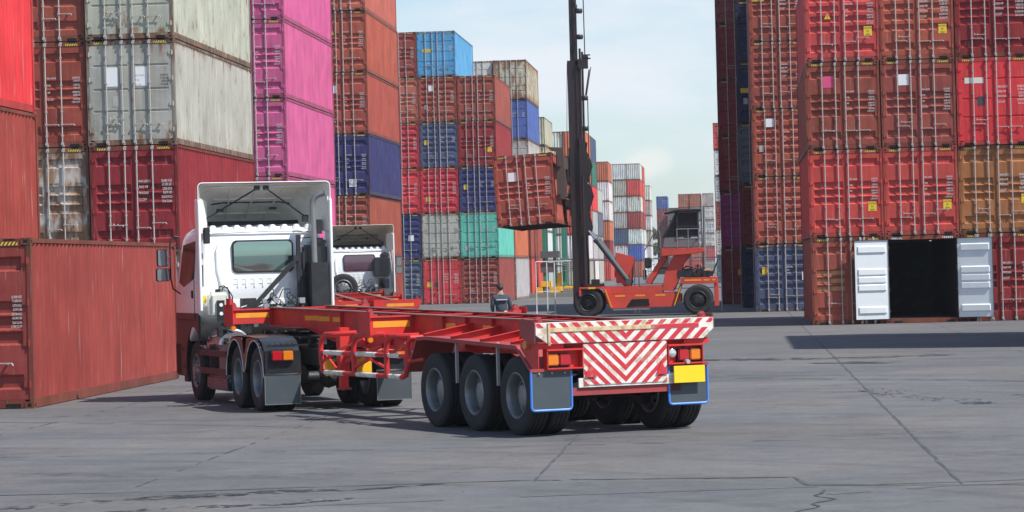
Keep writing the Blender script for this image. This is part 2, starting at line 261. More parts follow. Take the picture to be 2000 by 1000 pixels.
class MB:
    def __init__(s): s.bm = bmesh.new(); s.mi = 0
    def m(s, i): s.mi = i; return s
    def face(s, vs):
        try: f = s.bm.faces.new(vs)
        except ValueError: return
        f.material_index = s.mi; return f
    def poly(s, pts): return s.face([s.bm.verts.new(p) for p in pts])
    def hexa(s, p):   # 8 points: bottom ring 0-3, top ring 4-7
        v = [s.bm.verts.new(q) for q in p]
        for q in ((3, 2, 1, 0), (4, 5, 6, 7), (0, 1, 5, 4), (1, 2, 6, 5), (2, 3, 7, 6), (3, 0, 4, 7)): s.face([v[i] for i in q])
        return s
    def bb(s, x0, x1, y0, y1, z0, z1):
        return s.hexa([(x0, y0, z0), (x1, y0, z0), (x1, y1, z0), (x0, y1, z0), (x0, y0, z1), (x1, y0, z1), (x1, y1, z1), (x0, y1, z1)])
    def beam(s, a, b, w, h):  # box section bar from a to b, w sideways, h up
        a, b = Vector(a), Vector(b); d = (b - a).normalized(); up = Vector((0, 0, 1))
        if abs(d.z) > 0.95: up = Vector((0, 1, 0))
        sd_ = d.cross(up).normalized() * (w / 2); up = sd_.cross(d).normalized() * (h / 2)
        return s.hexa([a - sd_ - up, a + sd_ - up, b + sd_ - up, b - sd_ - up, a - sd_ + up, a + sd_ + up, b + sd_ + up, b - sd_ + up])
    def prism(s, pts, axis, a0, a1):
        def mk(p, a): return {'x': (a, p[0], p[1]), 'y': (p[0], a, p[1]), 'z': (p[0], p[1], a)}[axis]
        A = [s.bm.verts.new(mk(p, a0)) for p in pts]; B = [s.bm.verts.new(mk(p, a1)) for p in pts]; n = len(pts)
        s.face(A[::-1]); s.face(B)
        for i in range(n): s.face([A[i], A[(i + 1) % n], B[(i + 1) % n], B[i]])
        return s
    def ring(s, c, d, r, seg, ref=None):
        d = Vector(d).normalized(); up = ref or (Vector((0, 0, 1)) if abs(d.z) < 0.9 else Vector((1, 0, 0)))
        x = d.cross(up).normalized(); y = x.cross(d).normalized()
        return [s.bm.verts.new(Vector(c) + (x * math.cos(2 * math.pi * k / seg) + y * math.sin(2 * math.pi * k / seg)) * r) for k in range(seg)]
    def tube(s, pts, r, seg=8, caps=True, r2=None):
        pts = [Vector(p) for p in pts]; n = len(pts); rings = []; ref = None
        for i, p in enumerate(pts):
            d = (pts[min(i + 1, n - 1)] - pts[max(i - 1, 0)]).normalized()
            if ref is None: ref = Vector((0, 0, 1)) if abs(d.z) < 0.9 else Vector((1, 0.1, 0))
            x = d.cross(ref).normalized(); ref = x.cross(d).normalized()
            q = r if r2 is None else r + (r2 - r) * i / (n - 1)
            rings.append([s.bm.verts.new(p + (x * math.cos(2 * math.pi * k / seg) + ref * math.sin(2 * math.pi * k / seg)) * q) for k in range(seg)])
        for a, b in zip(rings, rings[1:]):
            for k in range(seg): s.face([a[k], a[(k + 1) % seg], b[(k + 1) % seg], b[k]])
        if caps: s.face(rings[0][::-1]); s.face(rings[-1])
        return s
    def cyl(s, a, b, r, seg=16, r2=None): return s.tube([a, b], r, seg, True, r2)
    def lathe(s, prof, c, axis='x', seg=32, caps=True):   # prof: (radius, offset along axis)
        rings = []
        for r, h in prof:
            ring = []
            for k in range(seg):
                t = 2 * math.pi * k / seg; a, b = r * math.cos(t), r * math.sin(t)
                ring.append(s.bm.verts.new({'x': (c[0] + h, c[1] + a, c[2] + b), 'y': (c[0] + a, c[1] + h, c[2] + b), 'z': (c[0] + a, c[1] + b, c[2] + h)}[axis]))
            rings.append(ring)
        for a, b in zip(rings, rings[1:]):
            for k in range(seg): s.face([a[k], a[(k + 1) % seg], b[(k + 1) % seg], b[k]])
        if caps and prof[0][0] > 1e-3: s.face(rings[0][::-1])
        if caps and prof[-1][0] > 1e-3: s.face(rings[-1])
        return s
    def text(s, string, size, x, y, z, align='LEFT', squash=0.8, spacing=1.0, shear=0):
        cu = bpy.data.curves.new('t', 'FONT'); cu.body = string; cu.size = size; cu.align_x = align; cu.space_character = spacing; cu.offset = size * 0.012
        ob = bpy.data.objects.new('t', cu); COL.objects.link(ob)
        dg = bpy.context.evaluated_depsgraph_get(); me = bpy.data.meshes.new_from_object(ob.evaluated_get(dg))
        for v in me.vertices: v.co = (v.co.x * squash + x, y, v.co.y + z)
        n0 = len(s.bm.faces); s.bm.from_mesh(me); s.bm.faces.ensure_lookup_table()
        for f in s.bm.faces[n0:]: f.material_index = s.mi
        COL.objects.unlink(ob); bpy.data.objects.remove(ob); bpy.data.curves.remove(cu); bpy.data.meshes.remove(me)
        return s
    def mesh(s, name, mats, bevel=0, smooth=False, norm=True):
        bm = s.bm
        bmesh.ops.remove_doubles(bm, verts=bm.verts, dist=1e-5) if smooth else None
        if norm: bmesh.ops.recalc_face_normals(bm, faces=bm.faces)
        if bevel:
            ed = [e for e in bm.edges if len(e.link_faces) == 2 and e.calc_face_angle(0) > 0.6]
            try: bmesh.ops.bevel(bm, geom=ed, offset=bevel, segments=2, affect='EDGES', clamp_overlap=True)
            except Exception: pass
        me = bpy.data.meshes.new(name); bm.to_mesh(me); bm.free()
        for mt in (mats if isinstance(mats, (list, tuple)) else [mats]): me.materials.append(mt)
        if smooth:
            me.polygons.foreach_set('use_smooth', [True] * len(me.polygons))
            try: me.set_sharp_from_angle(angle=R(38))
            except Exception: pass
        return me
    def build(s, name, mats, parent=None, bevel=0, smooth=False, loc=(0, 0, 0), rot=(0, 0, 0), label=None):
        return inst(name, s.mesh(name, mats, bevel, smooth), parent, loc, rot, None, label)

def clip(poly, a, b, c):    # keep a*x+b*y<=c
    out = []
    for i in range(len(poly)):
        p, q = poly[i], poly[(i + 1) % len(poly)]; fp, fq = a * p[0] + b * p[1] - c, a * q[0] + b * q[1] - c
        if fp <= 0: out.append(p)
        if (fp < 0 < fq) or (fq < 0 < fp):
            t = fp / (fp - fq); out.append((p[0] + (q[0] - p[0]) * t, p[1] + (q[1] - p[1]) * t))
    return out
def clip_convex(poly, conv):   # conv counter-clockwise
    n = len(conv)
    for i in range(n):
        (x0, y0), (x1, y1) = conv[i], conv[(i + 1) % n]
        a, b = (y1 - y0), -(x1 - x0); poly = clip(poly, a, b, a * x0 + b * y0)
        if len(poly) < 3: return []
    return poly

# ------------------------------------------------------------------ ground
g = MB(); g.poly([(-1500, -60, 0), (1500, -60, 0), (1500, 4000, 0), (-1500, 4000, 0)])
tag(g.build('ground', M['ground']), kind='structure')

def strip(name, pts, w, mat, z=0.004, jit=0.02, step=0.35, wj=0.5, gap=0.0, kind='structure'):
    mb = MB(); rnd = random.Random(len(name) * 7 + int(abs(pts[0][0]) * 100))
    P = []
    for a, b in zip(pts, pts[1:]):
        a, b = Vector(a), Vector(b); n = max(1, int((b - a).length / step))
        for k in range(n): P.append(a.lerp(b, k / n))
    P.append(Vector(pts[-1])); Q = []
    for i, p in enumerate(P):
        d = (P[min(i + 1, len(P) - 1)] - P[max(i - 1, 0)]).normalized(); nrm = Vector((-d.y, d.x))
        ww = w * (1 + wj * (rnd.random() * 2 - 1)) / 2; o = nrm * (rnd.random() * 2 - 1) * jit
        Q.append((p + nrm * ww + o, p - nrm * ww + o))
    for i in range(len(Q) - 1):
        if rnd.random() < gap: continue
        a, b = Q[i], Q[i + 1]
        mb.poly([(a[1].x, a[1].y, z), (b[1].x, b[1].y, z), (b[0].x, b[0].y, z), (a[0].x, a[0].y, z)])
    return tag(mb.build(name, mat), kind=kind)
for xj in (-14.55, -10.4, -6.25, -2.1, 2.05, 6.2, 10.35):
    vis = 0.035 if xj in (2.05,) else 0.028
    strip('slab_joint', [(xj, 27.8 if xj < 2 else 26.4), (xj + 0.02, 60), (xj, 200)], vis, M['joint'], jit=0.012, gap={2.05: 0.0, -2.1: 0.1}.get(xj, 0.45))
strip('slab_joint', [(-16, 27.3), (-5.6, 27.42), (-2.13, 27.94), (0.5, 27.64), (0.62, 26.6), (2.6, 26.15), (12, 26.3)], 0.05, M['joint'], jit=0.015, gap=0.04)
for yj in (33.2, 51.7, 64, 76, 100):
    strip('slab_joint', [(-20, yj), (0.12, yj + 0.1), (14, yj)], 0.03, M['joint'], jit=0.015, gap=0.35)
strip('ground_crack', [(0.76, 26.0), (0.66, 25.4), (0.8, 25.0), (0.6, 24.6), (0.66, 24.2), (0.45, 23.8), (0.5, 23)], 0.03, M['tar'], jit=0.03, step=0.12)
def spall(name, pts, spread, n, smin, smax, mat, seed):
    """broken joint edge: many small irregular chips scattered about a line, one patch"""
    rn = random.Random(seed); mb = MB(); P = [Vector(p) for p in pts]
    for k in range(n):
        i = rn.randrange(len(P) - 1); p = P[i].lerp(P[i + 1], rn.random()); off = rn.gauss(0, spread); al = (P[i + 1] - P[i]).normalized()
        c = p + Vector((-al.y, al.x)) * off; L_ = rn.uniform(smin, smax) * (1.8 if rn.random() < 0.2 else 1); a0 = rn.uniform(-0.5, 0.5) + math.atan2(al.y, al.x); m_ = rn.randint(5, 8); q = []
        for t in range(m_):
            an = 2 * math.pi * t / m_; r = rn.uniform(0.45, 1.0); x, y = math.cos(an) * r * L_, math.sin(an) * r * L_ * 0.32
            q.append((c.x + x * math.cos(a0) - y * math.sin(a0), c.y + x * math.sin(a0) + y * math.cos(a0), 0.004 + k * 1e-5))
        mb.poly(q)
    return tag(mb.build(name, mat, ), kind='structure')
spall('spalled_joint', [(-7.2, 25.6), (-5.9, 26.6), (-5.0, 26.9), (-4.0, 27.2)], 0.10, 130, 0.02, 0.10, M['tar'], 1)
spall('spalled_joint', [(-6.6, 24.6), (-5.2, 25.5), (-4.3, 25.6), (-3.7, 26.2)], 0.07, 130, 0.02, 0.10, M['tar'], 2)
spall('spalled_joint', [(-4.8, 27.3), (-4.0, 27.1), (-3.0, 27.7)], 0.06, 60, 0.02, 0.12, M['tar'], 3)
spall('spalled_joint', [(-2.4, 27.9), (-1.2, 27.8), (0.5, 27.6)], 0.015, 40, 0.02, 0.10, M['tar'], 4)
spall('spalled_joint', [(-1.0, 61.8), (1.5, 60.6), (4.5, 61.0)], 0.35, 170, 0.04, 0.26, M['tar'], 5)
spall('spalled_joint', [(1.5, 58.0), (3.2, 57.4)], 0.25, 30, 0.05, 0.4, M['tar'], 6)
spall('spalled_joint', [(2.15, 46.0), (2.25, 44.0), (3.6, 41.0), (3.3, 40.6)], 0.22, 120, 0.02, 0.13, M['tar'], 7)
spall('spalled_joint', [(4.0, 43.0), (5.6, 42.0)], 0.3, 50, 0.03, 0.14, M['tar'], 8)
spall('spalled_joint', [(-1.0, 46.5), (1.4, 45.5)], 0.7, 40, 0.015, 0.05, M['tar'], 9)
spall('grit', [(-8, 26), (-2, 33), (3, 30), (4, 40), (-9, 38), (-2, 26)], 1.6, 260, 0.008, 0.028, M['tar'], 10)
M['mark'] = paint('tyre mark rubber', (0.066, 0.070, 0.078), 0.8, dirt=1.0, dirtcol=(0.10, 0.104, 0.112), scale=2, lo=0.35, hi=0.6)
for (x0, y0, x1, y1, w) in ((-0.6, 52.2, 6.4, 46.2, 0.12), (-0.4, 51.6, 6.6, 45.8, 0.10), (-1.2, 53.6, 7, 48.4, 0.14), (-7, 24.6, 3.5, 26.9, 0.07), (0.4, 25.3, 3.4, 26.6, 0.10), (-12, 42, -6, 38.4, 0.08)):
    strip('tyre_mark', [(x0, y0), ((x0 + x1) / 2, (y0 + y1) / 2 + 0.25), (x1, y1)], w, M['mark'], z=0.003, jit=0.02, wj=0.5, gap=0.3)

# ------------------------------------------------------------------ shipping containers
CW, CL, CH = 2.438, 12.192, 2.896
def frame_mesh():
    b = MB(); w = CW / 2
    for sx in (-1, 1):
        for (y0, y1) in ((0, 0.14), (CL - 0.14, CL)):
            x0, x1 = sorted((sx * w, sx * (w - 0.075))); b.bb(x0, x1, y0 + 0.006, y1 - 0.006, 0.118, CH - 0.118)
        x0, x1 = sorted((sx * (w - 0.012), sx * (w - 0.07)))
        b.bb(x0, x1, 0.178, CL - 0.178, 0.03, 0.17); b.bb(x0, x1, 0.178, CL - 0.178, CH - 0.085, CH - 0.012)
        x0, x1 = sorted((sx * (w - 0.002), sx * (w - 0.09)));  b.bb(x0, x1, 0.178, CL - 0.178, 0.012, 0.03)
    for y0, y1 in ((0.012, 0.11), (CL - 0.11, CL - 0.012)):
        b.bb(-w + 0.162, w - 0.162, y0, y1, 0.012, 0.15); b.bb(-w + 0.162, w - 0.162, y0, y1, CH - 0.14, CH - 0.012)
    for sx in (-1, 1):
        for y0 in (0, CL - 0.178):
            for z0 in (0, CH - 0.118):
                x0, x1 = sorted((sx * w, sx * (w - 0.162))); b.m(0).bb(x0, x1, y0, y0 + 0.178, z0, z0 + 0.118)
                yf = y0 - 0.0015 if y0 == 0 else y0 + 0.178 + 0.0015
                xc = sx * (w - 0.081); b.m(1).bb(xc - 0.034, xc + 0.034, min(yf, yf + (0.003 if y0 == 0 else -0.003)), max(yf, yf + (0.003 if y0 == 0 else -0.003)), z0 + 0.03, z0 + 0.088)
                xf = sx * (w + 0.0015); b.bb(min(xf, xf - sx * 0.003), max(xf, xf - sx * 0.003), y0 + 0.05, y0 + 0.13, z0 + 0.03, z0 + 0.085)
                b.m(0)
    b.m(1)
    for xc in (-0.86, 0.86):
        b.bb(xc - 0.13, xc + 0.13, 0.009, 0.012, 0.02, 0.085)
        b.bb(xc - 0.10, xc + 0.10, 0.009, 0.012, CH - 0.04, CH - 0.012)
    b.m(2).bb(-w + 0.07, w - 0.07, 0.11, CL - 0.11, 0.10, 0.15)
    for k in range(13):
        y = 0.6 + k * 0.92; b.bb(-w + 0.07, w - 0.07, y, y + 0.08, 0.035, 0.10)
    return b.mesh('container_frame', [M['cframe'], M['dark'], M['floor']])
def corr(length, height, depth=0.036, pitch=0.278):   # corrugated sheet in (s, z), proud towards -t
    pts = []; n = int(length / pitch); p = length / n
    for k in range(n):
        a = k * p; pts += [(a, 0), (a + p * 0.26, 0), (a + p * 0.5, depth), (a + p * 0.76, depth)]
    pts.append((length, 0)); return pts
def side_mesh():
    b = MB(); z0, z1 = 0.17, CH - 0.085; P = corr(CL - 0.28, 0)
    va = [b.bm.verts.new((-t, s_ + 0.14, z0)) for s_, t in P]; vb = [b.bm.verts.new((-t, s_ + 0.14, z1)) for s_, t in P]
    for i in range(len(P) - 1): b.face([va[i], va[i + 1], vb[i + 1], vb[i]])
    for i in range(len(P)):   # closing lips
        pass
    return b.mesh('side_panel', M['cpaint'], norm=False)
def end_mesh():
    b = MB(); L_ = CW - 0.15; P = corr(L_, 0, 0.06, 0.30)
    va = [b.bm.verts.new((s_ - L_ / 2, -t, 0.15)) for s_, t in P]; vb = [b.bm.verts.new((s_ - L_ / 2, -t, CH - 0.14)) for s_, t in P]
    for i in range(len(P) - 1): b.face([va[i], vb[i], vb[i + 1], va[i + 1]])
    return b.mesh('end_panel', M['cpaint'], norm=False)
def roof_mesh():
    b = MB(); n = 24; w = CW / 2 - 0.05
    for k in range(n):
        a = 0.12 + k * (CL - 0.24) / n; c = a + (CL - 0.24) / n
        b.bb(-w, w, a, a + (c - a) * 0.5, CH - 0.05, CH - 0.022); b.bb(-w, w, a + (c - a) * 0.5, c, CH - 0.055, CH - 0.034)
    return b.mesh('roof', M['cpaint'])
LW, LH = 1.143, 2.60
STY = {'A': [(0.885, .035), (0.60, .032), (0.50, .032), (0.40, .032), (0.115, .035)],
       'B': [(0.90, .03), (0.74, .03), (0.61, .03), (0.48, .03), (0.35, .03), (0.11, .035)],
       'C': [(0.78, .008), (0.53, .008), (0.30, .008)],
       'D': [(0.80, .012), (0.55, .012), (0.31, .012), (0.18, .012)]}
def leaf_mesh(style, side):
    """one door leaf; origin on its hinge line, x runs towards the meeting edge (mirrored for the right leaf)"""
    b = MB(); sg = 1 if side == 'L' else -1
    prof = [(0.0, 0.0)]; dep = 0.046 if style in 'AB' else 0.022
    for c, hh in sorted(STY[style]):
        t = 0.014 if style in 'AB' else 0.005
        prof += [((c - hh - t) * LH, 0), ((c - hh) * LH, dep), ((c + hh) * LH, dep), ((c + hh + t) * LH, 0)]
    prof.append((LH, 0.0)); prof.sort()
    xs = [(0.0, 0), (0.085, 0), (0.12, 1), (LW - 0.12, 1), (LW - 0.085, 0), (LW, 0)]
    for back in (0, 1):
        b.m(2 if back else 0); y0 = 0.055 if back else 0.0
        gr = [[b.bm.verts.new((sg * x, y0 + (d * k if not back else -0.0 + d * k * 0.8), z)) for x, k in xs] for z, d in prof]
        for i in range(len(gr) - 1):
            for j in range(len(xs) - 1):
                q = [gr[i][j], gr[i][j + 1], gr[i + 1][j + 1], gr[i + 1][j]]
                if (sg < 0) != bool(back): q.reverse()
                b.face(q)
    b.m(1)     # rubber seal around the edge
    for x0, x1, z0, z1 in ((-0.004, 0.0, -0.01, LH + 0.01), (LW, LW + 0.012, -0.01, LH + 0.01)):
        xa, xb = sorted((sg * x0, sg * x1)); b.bb(xa, xb, 0.004, 0.085, z0, z1)
    xa, xb = sorted((0, sg * LW)); b.bb(xa, xb, 0.004, 0.085, -0.012, 0.0); b.bb(xa, xb, 0.004, 0.085, LH, LH + 0.012)
    b.m(0)     # hinges
    for z in (0.25, 0.95, 1.65, 2.35):
        xa, xb = sorted((sg * -0.05, sg * 0.085)); b.bb(xa, xb, -0.018, -0.001, z - 0.045, z + 0.045)
        b.cyl((sg * -0.012, -0.02, z - 0.07), (sg * -0.012, -0.02, z + 0.07), 0.016, 8)
    return b.mesh('door_leaf', [M['cpaint'], M['rubber'], M['inner']], norm=False)
def rod_mesh():
    b = MB(); b.cyl((0, -0.045, -0.09), (0, -0.045, LH + 0.09), 0.019, 8)
    for z in (-0.06, LH + 0.05):
        b.bb(-0.035, 0.035, -0.075, -0.012, z - 0.035, z + 0.035); b.bb(-0.02, 0.045, -0.05, -0.012, z - 0.08 if z < 0 else z + 0.03, z - 0.03 if z < 0 else z + 0.07)
    for z in (0.16, 0.82, 1.55, 2.3): b.bb(-0.028, 0.028, -0.064, 0.0, z - 0.018, z + 0.018)
    return b.mesh('lock_rod', M['galv'])
def handle_mesh():
    b = MB(); b.bb(-0.02, 0.33, -0.068, -0.054, -0.010, 0.010); b.bb(-0.028, 0.028, -0.08, -0.03, -0.025, 0.025)
    b.bb(0.22, 0.26, -0.06, 0.0, -0.03, -0.01); b.cyl((0.33, -0.06, 0), (0.36, -0.06, -0.045), 0.014, 6)
    return b.mesh('door_handle', M['galv'])
def stripe_mesh(white=False):
    b = MB(); b.m(0).bb(-0.17, 0.17, -0.003, 0, 0, 0.06); b.m(1)
    for k in range(6):
        x = -0.20 + k * 0.066
        p = clip_convex([(x, 0), (x + 0.033, 0), (x + 0.073, 0.06), (x + 0.04, 0.06)], [(-0.17, 0), (0.17, 0), (0.17, 0.06), (-0.17, 0.06)])
        if p: b.poly([(q[0], -0.0045, q[1]) for q in p])
    return b.mesh('hazard_stripe', [M['black_ink'], M['white_sticker'] if white else M['yellow']])
TXT = {
 'near': ([('32.500 KGS', 0), ('71.650 LBS', 1), ('3.770 KGS', 2.2), ('8.310 LBS', 3.2), ('28.730 KGS', 4.4), ('63.340 LBS', 5.4), ('76.4 CU.M.', 6.6), ('2.700 CU.FT', 7.6)],
          [('MAX. GROSS', 0), ('TARE', 2.2), ('NET', 4.4), ('CU. CAP.', 6.6)], 0.066, 0.060),
 'std': ([('32,500 KGS', 0), ('71,650 LBS', 1), ('3,700 KGS', 2.5), ('8,160 LBS', 3.5), ('28,800 KGS', 5), ('63,490 LBS', 6), ('76.4 CU.M.', 7.5), ('2,700 CU.FT.', 8.5)],
         [('MAX. GROSS', 0), ('TARE', 2.5), ('NET', 5), ('CU. CAP.', 7.5)], 0.078, 0.072),
 'big': ([('30,480 KGS', 0), ('67,200 LBS', 1), ('3,930 KGS', 2.2), ('8,670 LBS', 3.2), ('26,550 KGS', 4.4), ('76.4 CU.M.', 5.6)],
         [('MAX.GROSS', 0), ('TARE WT', 1.6), ('PAYLOAD', 3.2), ('CU.CAP', 5)], 0.10, 0.098),
 'small': ([('32,500 KGS', 0), ('71,650 LBS', 1), ('4,000 KGS', 2), ('76.4 CU.M.', 3)], [('MAX GROSS', 0), ('TARE', 1.5), ('CU.CAP', 3)], 0.085, 0.075)}
def text_mesh(key, ink):
    b = MB(); vals, heads, pitch, size = TXT[key]
    for t, r in vals: b.text(t, size, 1.05 - LW, -0.006, 1.72 - r * pitch, 'RIGHT', 0.62)
    for t, r in heads: b.text(t, size, 0.13 - LW, -0.006, 1.72 - r * pitch, 'LEFT', 0.62)
    return b.mesh('weight_lettering', ink, norm=False)
def placard_mesh(lines, w, h, mat, ink, size):
    b = MB(); b.m(0).bb(-w / 2, w / 2, -0.004, 0, -h / 2, h / 2); b.m(1); n = len(lines)
    for i, t in enumerate(lines): b.text(t, size, 0, -0.0055, h / 2 - (i + 0.85) * h / n, 'CENTER', 0.7)
    return b.mesh('placard', [mat, ink], norm=False)
def warn_mesh():
    b = MB(); b.m(0).prism([(-0.11, -0.09), (0.11, -0.09), (0, 0.10)], 'y', -0.004, 0)
    b.m(1).bb(-0.012, 0.012, -0.006, -0.004, -0.03, 0.05); b.bb(-0.012, 0.012, -0.006, -0.004, -0.07, -0.045)
    return b.mesh('warning_sign', [M['yellow'], M['black_ink']], norm=False)
me_frame, me_side, me_end, me_roof = frame_mesh(), side_mesh(), end_mesh(), roof_mesh()
me_leaf = {(s_, d): leaf_mesh(s_, d) for s_ in STY for d in 'LR'}
me_rod, me_handle = rod_mesh(), handle_mesh()
me_stripe, me_stripe_w = stripe_mesh(), stripe_mesh(True)
me_txt = {(k, i): text_mesh(k, M['white_ink'] if i == 'w' else M['black_ink']) for k in TXT for i in 'wb'}
me_caution = placard_mesh(['CAUTION', "9'6\"", 'HIGH'], 0.27, 0.31, M['yellow'], M['black_ink'], 0.085)
me_capstrip = placard_mesh(["CAUTION 9'6\"", 'HIGH CONTAINER'], 0.55, 0.22, M['yellow'], M['black_ink'], 0.075)
me_warn = warn_mesh()
def plain_placard(w, h, mat): 
    b = MB(); b.bb(-w / 2, w / 2, -0.004, 0, -h / 2, h / 2); return b.mesh('placard', mat)
me_wsq = plain_placard(0.34, 0.36, M['white_sticker']); me_wsq_big = plain_placard(0.33, 0.52, M['white_sticker'])
me_psq = plain_placard(0.33, 0.38, M['pink_sticker']); me_gsq = plain_placard(0.2, 0.28, M['galv']); me_blk = plain_placard(0.24, 0.3, M['black_ink'])
def band_mesh():
    b = MB(); b.bb(0.13, LW - 0.13, 0.0415, 0.0445, -0.075, 0.075); return b.mesh('faded_band', paint('faded yellow ochre band', (0.52, 0.27, 0.10), 0.6, dirt=0.9, dirtcol=(0.32, 0.10, 0.06), scale=3.5, lo=0.42, hi=0.6))
me_band = band_mesh()
me_wbar = plain_placard(0.62, 0.19, M['tank_white'])

PAL = {'redbrown': (152, 68, 58), 'brick': (168, 76, 61), 'maroon': (142, 32, 40), 'oxred': (154, 56, 53), 'crimson': (205, 38, 58), 'pink': (206, 78, 146), 'navy': (56, 60, 108),
       'slate': (74, 86, 112), 'lgrey': (170, 168, 162), 'cream': (172, 165, 152), 'white': (208, 206, 200), 'rustwhite': (196, 186, 166), 'teal': (84, 188, 168), 'sky': (66, 146, 190),
       'blue': (66, 94, 164), 'orange': (186, 96, 62), 'ochre': (172, 102, 60), 'scarlet': (222, 30, 40), 'coral': (204, 62, 62), 'magenta': (165, 30, 120), 'green': (52, 110, 92),
       'brightred': (200, 66, 56), 'dkgrey': (92, 100, 110), 'salmon': (190, 92, 74), 'deepnavy': (34, 44, 82)}  # blue and brightred muted so distance haze is painted into far rows
CNAME = {'redbrown': 'red-brown', 'brick': 'brick red', 'maroon': 'maroon', 'oxred': 'oxide red', 'crimson': 'crimson', 'pink': 'pink', 'navy': 'navy blue', 'slate': 'slate grey-blue',
         'lgrey': 'light grey', 'cream': 'cream grey', 'white': 'white', 'rustwhite': 'rusty off-white', 'teal': 'teal', 'sky': 'sky blue', 'blue': 'blue', 'orange': 'orange-red', 'ochre': 'ochre brown',
         'scarlet': 'bright scarlet', 'coral': 'coral red', 'magenta': 'magenta', 'green': 'dark green', 'brightred': 'bright red', 'dkgrey': 'dark grey', 'salmon': 'salmon red', 'deepnavy': 'dark navy'}
LIGHT = ('lgrey', 'cream', 'white', 'rustwhite')
ORD = ['standing on the ground', 'second from the ground', 'third from the ground', 'fourth from the ground', 'fifth from the ground', 'sixth from the ground', 'seventh from the ground']
def container(x, y, z, ck, rust=0.2, sty='A', txt='std', detail=2, flip=False, extra=(), label='', ry=0.0, rz=0.0, group='stacked shipping containers', openn=False, seed=0):
    rnd = random.Random(int(x * 31 + y * 17 + z * 7) + seed)
    c = empty('shipping_container', (x, y, z), (math.pi if flip else 0) + rz, ry)
    if flip: c.location.y = y + CL
    tag(c, label, 'container', group)
    base = lin(PAL[ck]); lm = sum(base) / 3; base = tuple(0.86 * v + 0.14 * lm for v in base); base = (base[0], base[1], base[2] * (0.90 if base[0] > 1.6 * base[2] else 1.0)); j = [1 + rnd.uniform(-0.07, 0.07) for _ in range(3)]; k = 0.99 * (1 + rnd.uniform(-0.08, 0.08))
    col = tuple(min(0.9, base[i] * j[i] * k) for i in range(3)) + (min(1, rust + 0.22) if ck in LIGHT else rust,)
    if ck in LIGHT: fc = tuple(0.55 * col[i] + 0.45 * (0.20, 0.11, 0.07)[i] for i in range(3)) + (min(1, rust + 0.35),)
    else: fc = tuple(0.75 * col[i] + 0.25 * (0.16, 0.08, 0.05)[i] for i in range(3)) + (min(1, rust + 0.25),)
    inst('frame', me_frame, c, color=fc)
    inst('side_panel', me_side, c, (CW / 2 - 0.022, 0, 0), color=col)
    inst('side_panel', me_side, c, (-CW / 2 + 0.022, CL, 0), (0, 0, math.pi), color=col)
    inst('roof', me_roof, c, color=col)
    inst('end_panel', me_end, c, (0, CL - 0.035, 0), (0, 0, math.pi), color=col)
    if detail >= 2:
        m_ = me_stripe_w if openn else me_stripe
        for sx in (-0.83, 0.83): inst('hazard_stripe', m_, c, (sx, 0.0115, CH - 0.125))
    for side, sg in (('L', 1), ('R', -1)):
        lx = -sg * (CW / 2 - 0.075 - 0.004)
        ang = 0 if not openn else -sg * R(168)
        lf = inst('door', me_leaf[(sty, side)], c, (lx, 0.02 if not openn else -0.03, 0.155), (0, 0, ang), color=col)
        if detail >= 1:
            rx = (0.467, 0.906) if side == 'L' else (0.093 - LW, 0.53 - LW)
            for q in rx: inst('lock_rod', me_rod, lf, (q, 0, 0))
            if detail >= 2:
                hz = 0.42 + rnd.random() * 0.16
                for q, dz in zip(rx, (0.0, 0.12 if rnd.random() < 0.5 else 0.0)):
                    inst('door_handle', me_handle, lf, (q, 0, hz + dz), (0, 0, 0) if side == 'R' or q < 0.6 else (0, R(180), 0))
        if side == 'R' and txt and not openn: inst('weight_lettering', me_txt[(txt, 'b' if ck in LIGHT else 'w')], lf)
        for (kd, sd_, ex, ez) in extra:
            if sd_ == side and kd == 'band': inst('faded_band', me_band, lf, (0, 0, ez))
            elif sd_ == side: inst({'warn': 'warning_sign'}.get(kd, 'placard'), {'cau': me_caution, 'cap': me_capstrip, 'warn': me_warn, 'wsq': me_wsq, 'wbig': me_wsq_big, 'psq': me_psq, 'gsq': me_gsq, 'blk': me_blk, 'wbar': me_wbar}[kd], lf, (ex if side == 'L' else ex - LW, -0.002, ez))
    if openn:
        q = MB(); q.bb(-CW / 2 + 0.08, -CW / 2 + 0.085, 0.16, CL - 0.2, 0.155, CH - 0.15); q.bb(CW / 2 - 0.085, CW / 2 - 0.08, 0.16, CL - 0.2, 0.155, CH - 0.15); q.bb(-CW / 2 + 0.086, CW / 2 - 0.086, CL - 0.2, CL - 0.19, 0.155, CH - 0.15); q.bb(-CW / 2 + 0.086, CW / 2 - 0.086, 0.12, CL - 0.2, 0.152, 0.158)  # dark inner sheets added: the open container's deep shade put into colour
        q.build('interior_shade_sheets', paint('dusty painted interior shade', (0.035, 0.033, 0.032), 0.85, dirt=0.6, dirtcol=(0.09, 0.085, 0.08)), c)
    return c
PITCH_Z = 2.9
def stack(xr, y, cols, where, detail=2, flip=False, xl=None):
    """cols: bottom to top, each (colour, rust, style, lettering, extras, words)"""
    xc = (xr - CW / 2) if xl is None else (xl + CW / 2)
    rnd = random.Random(int(abs(xc) * 10 + y))
    for k, lv in enumerate(cols):
        ck, rust, sty, txt, ex = (list(lv) + [0.2, 'A', 'std', ()][len(lv) - 1:])[:5]
        w = lv[5] if len(lv) > 5 else ''
        container(xc + rnd.uniform(-0.025, 0.025), y + rnd.uniform(-0.03, 0.03), k * PITCH_Z, ck, rust, sty, txt, detail, flip, ex,
                  f"{CNAME[ck]} container{' ' + w if w else ''}, {ORD[k]}, {where}", seed=k)
S_ = stack
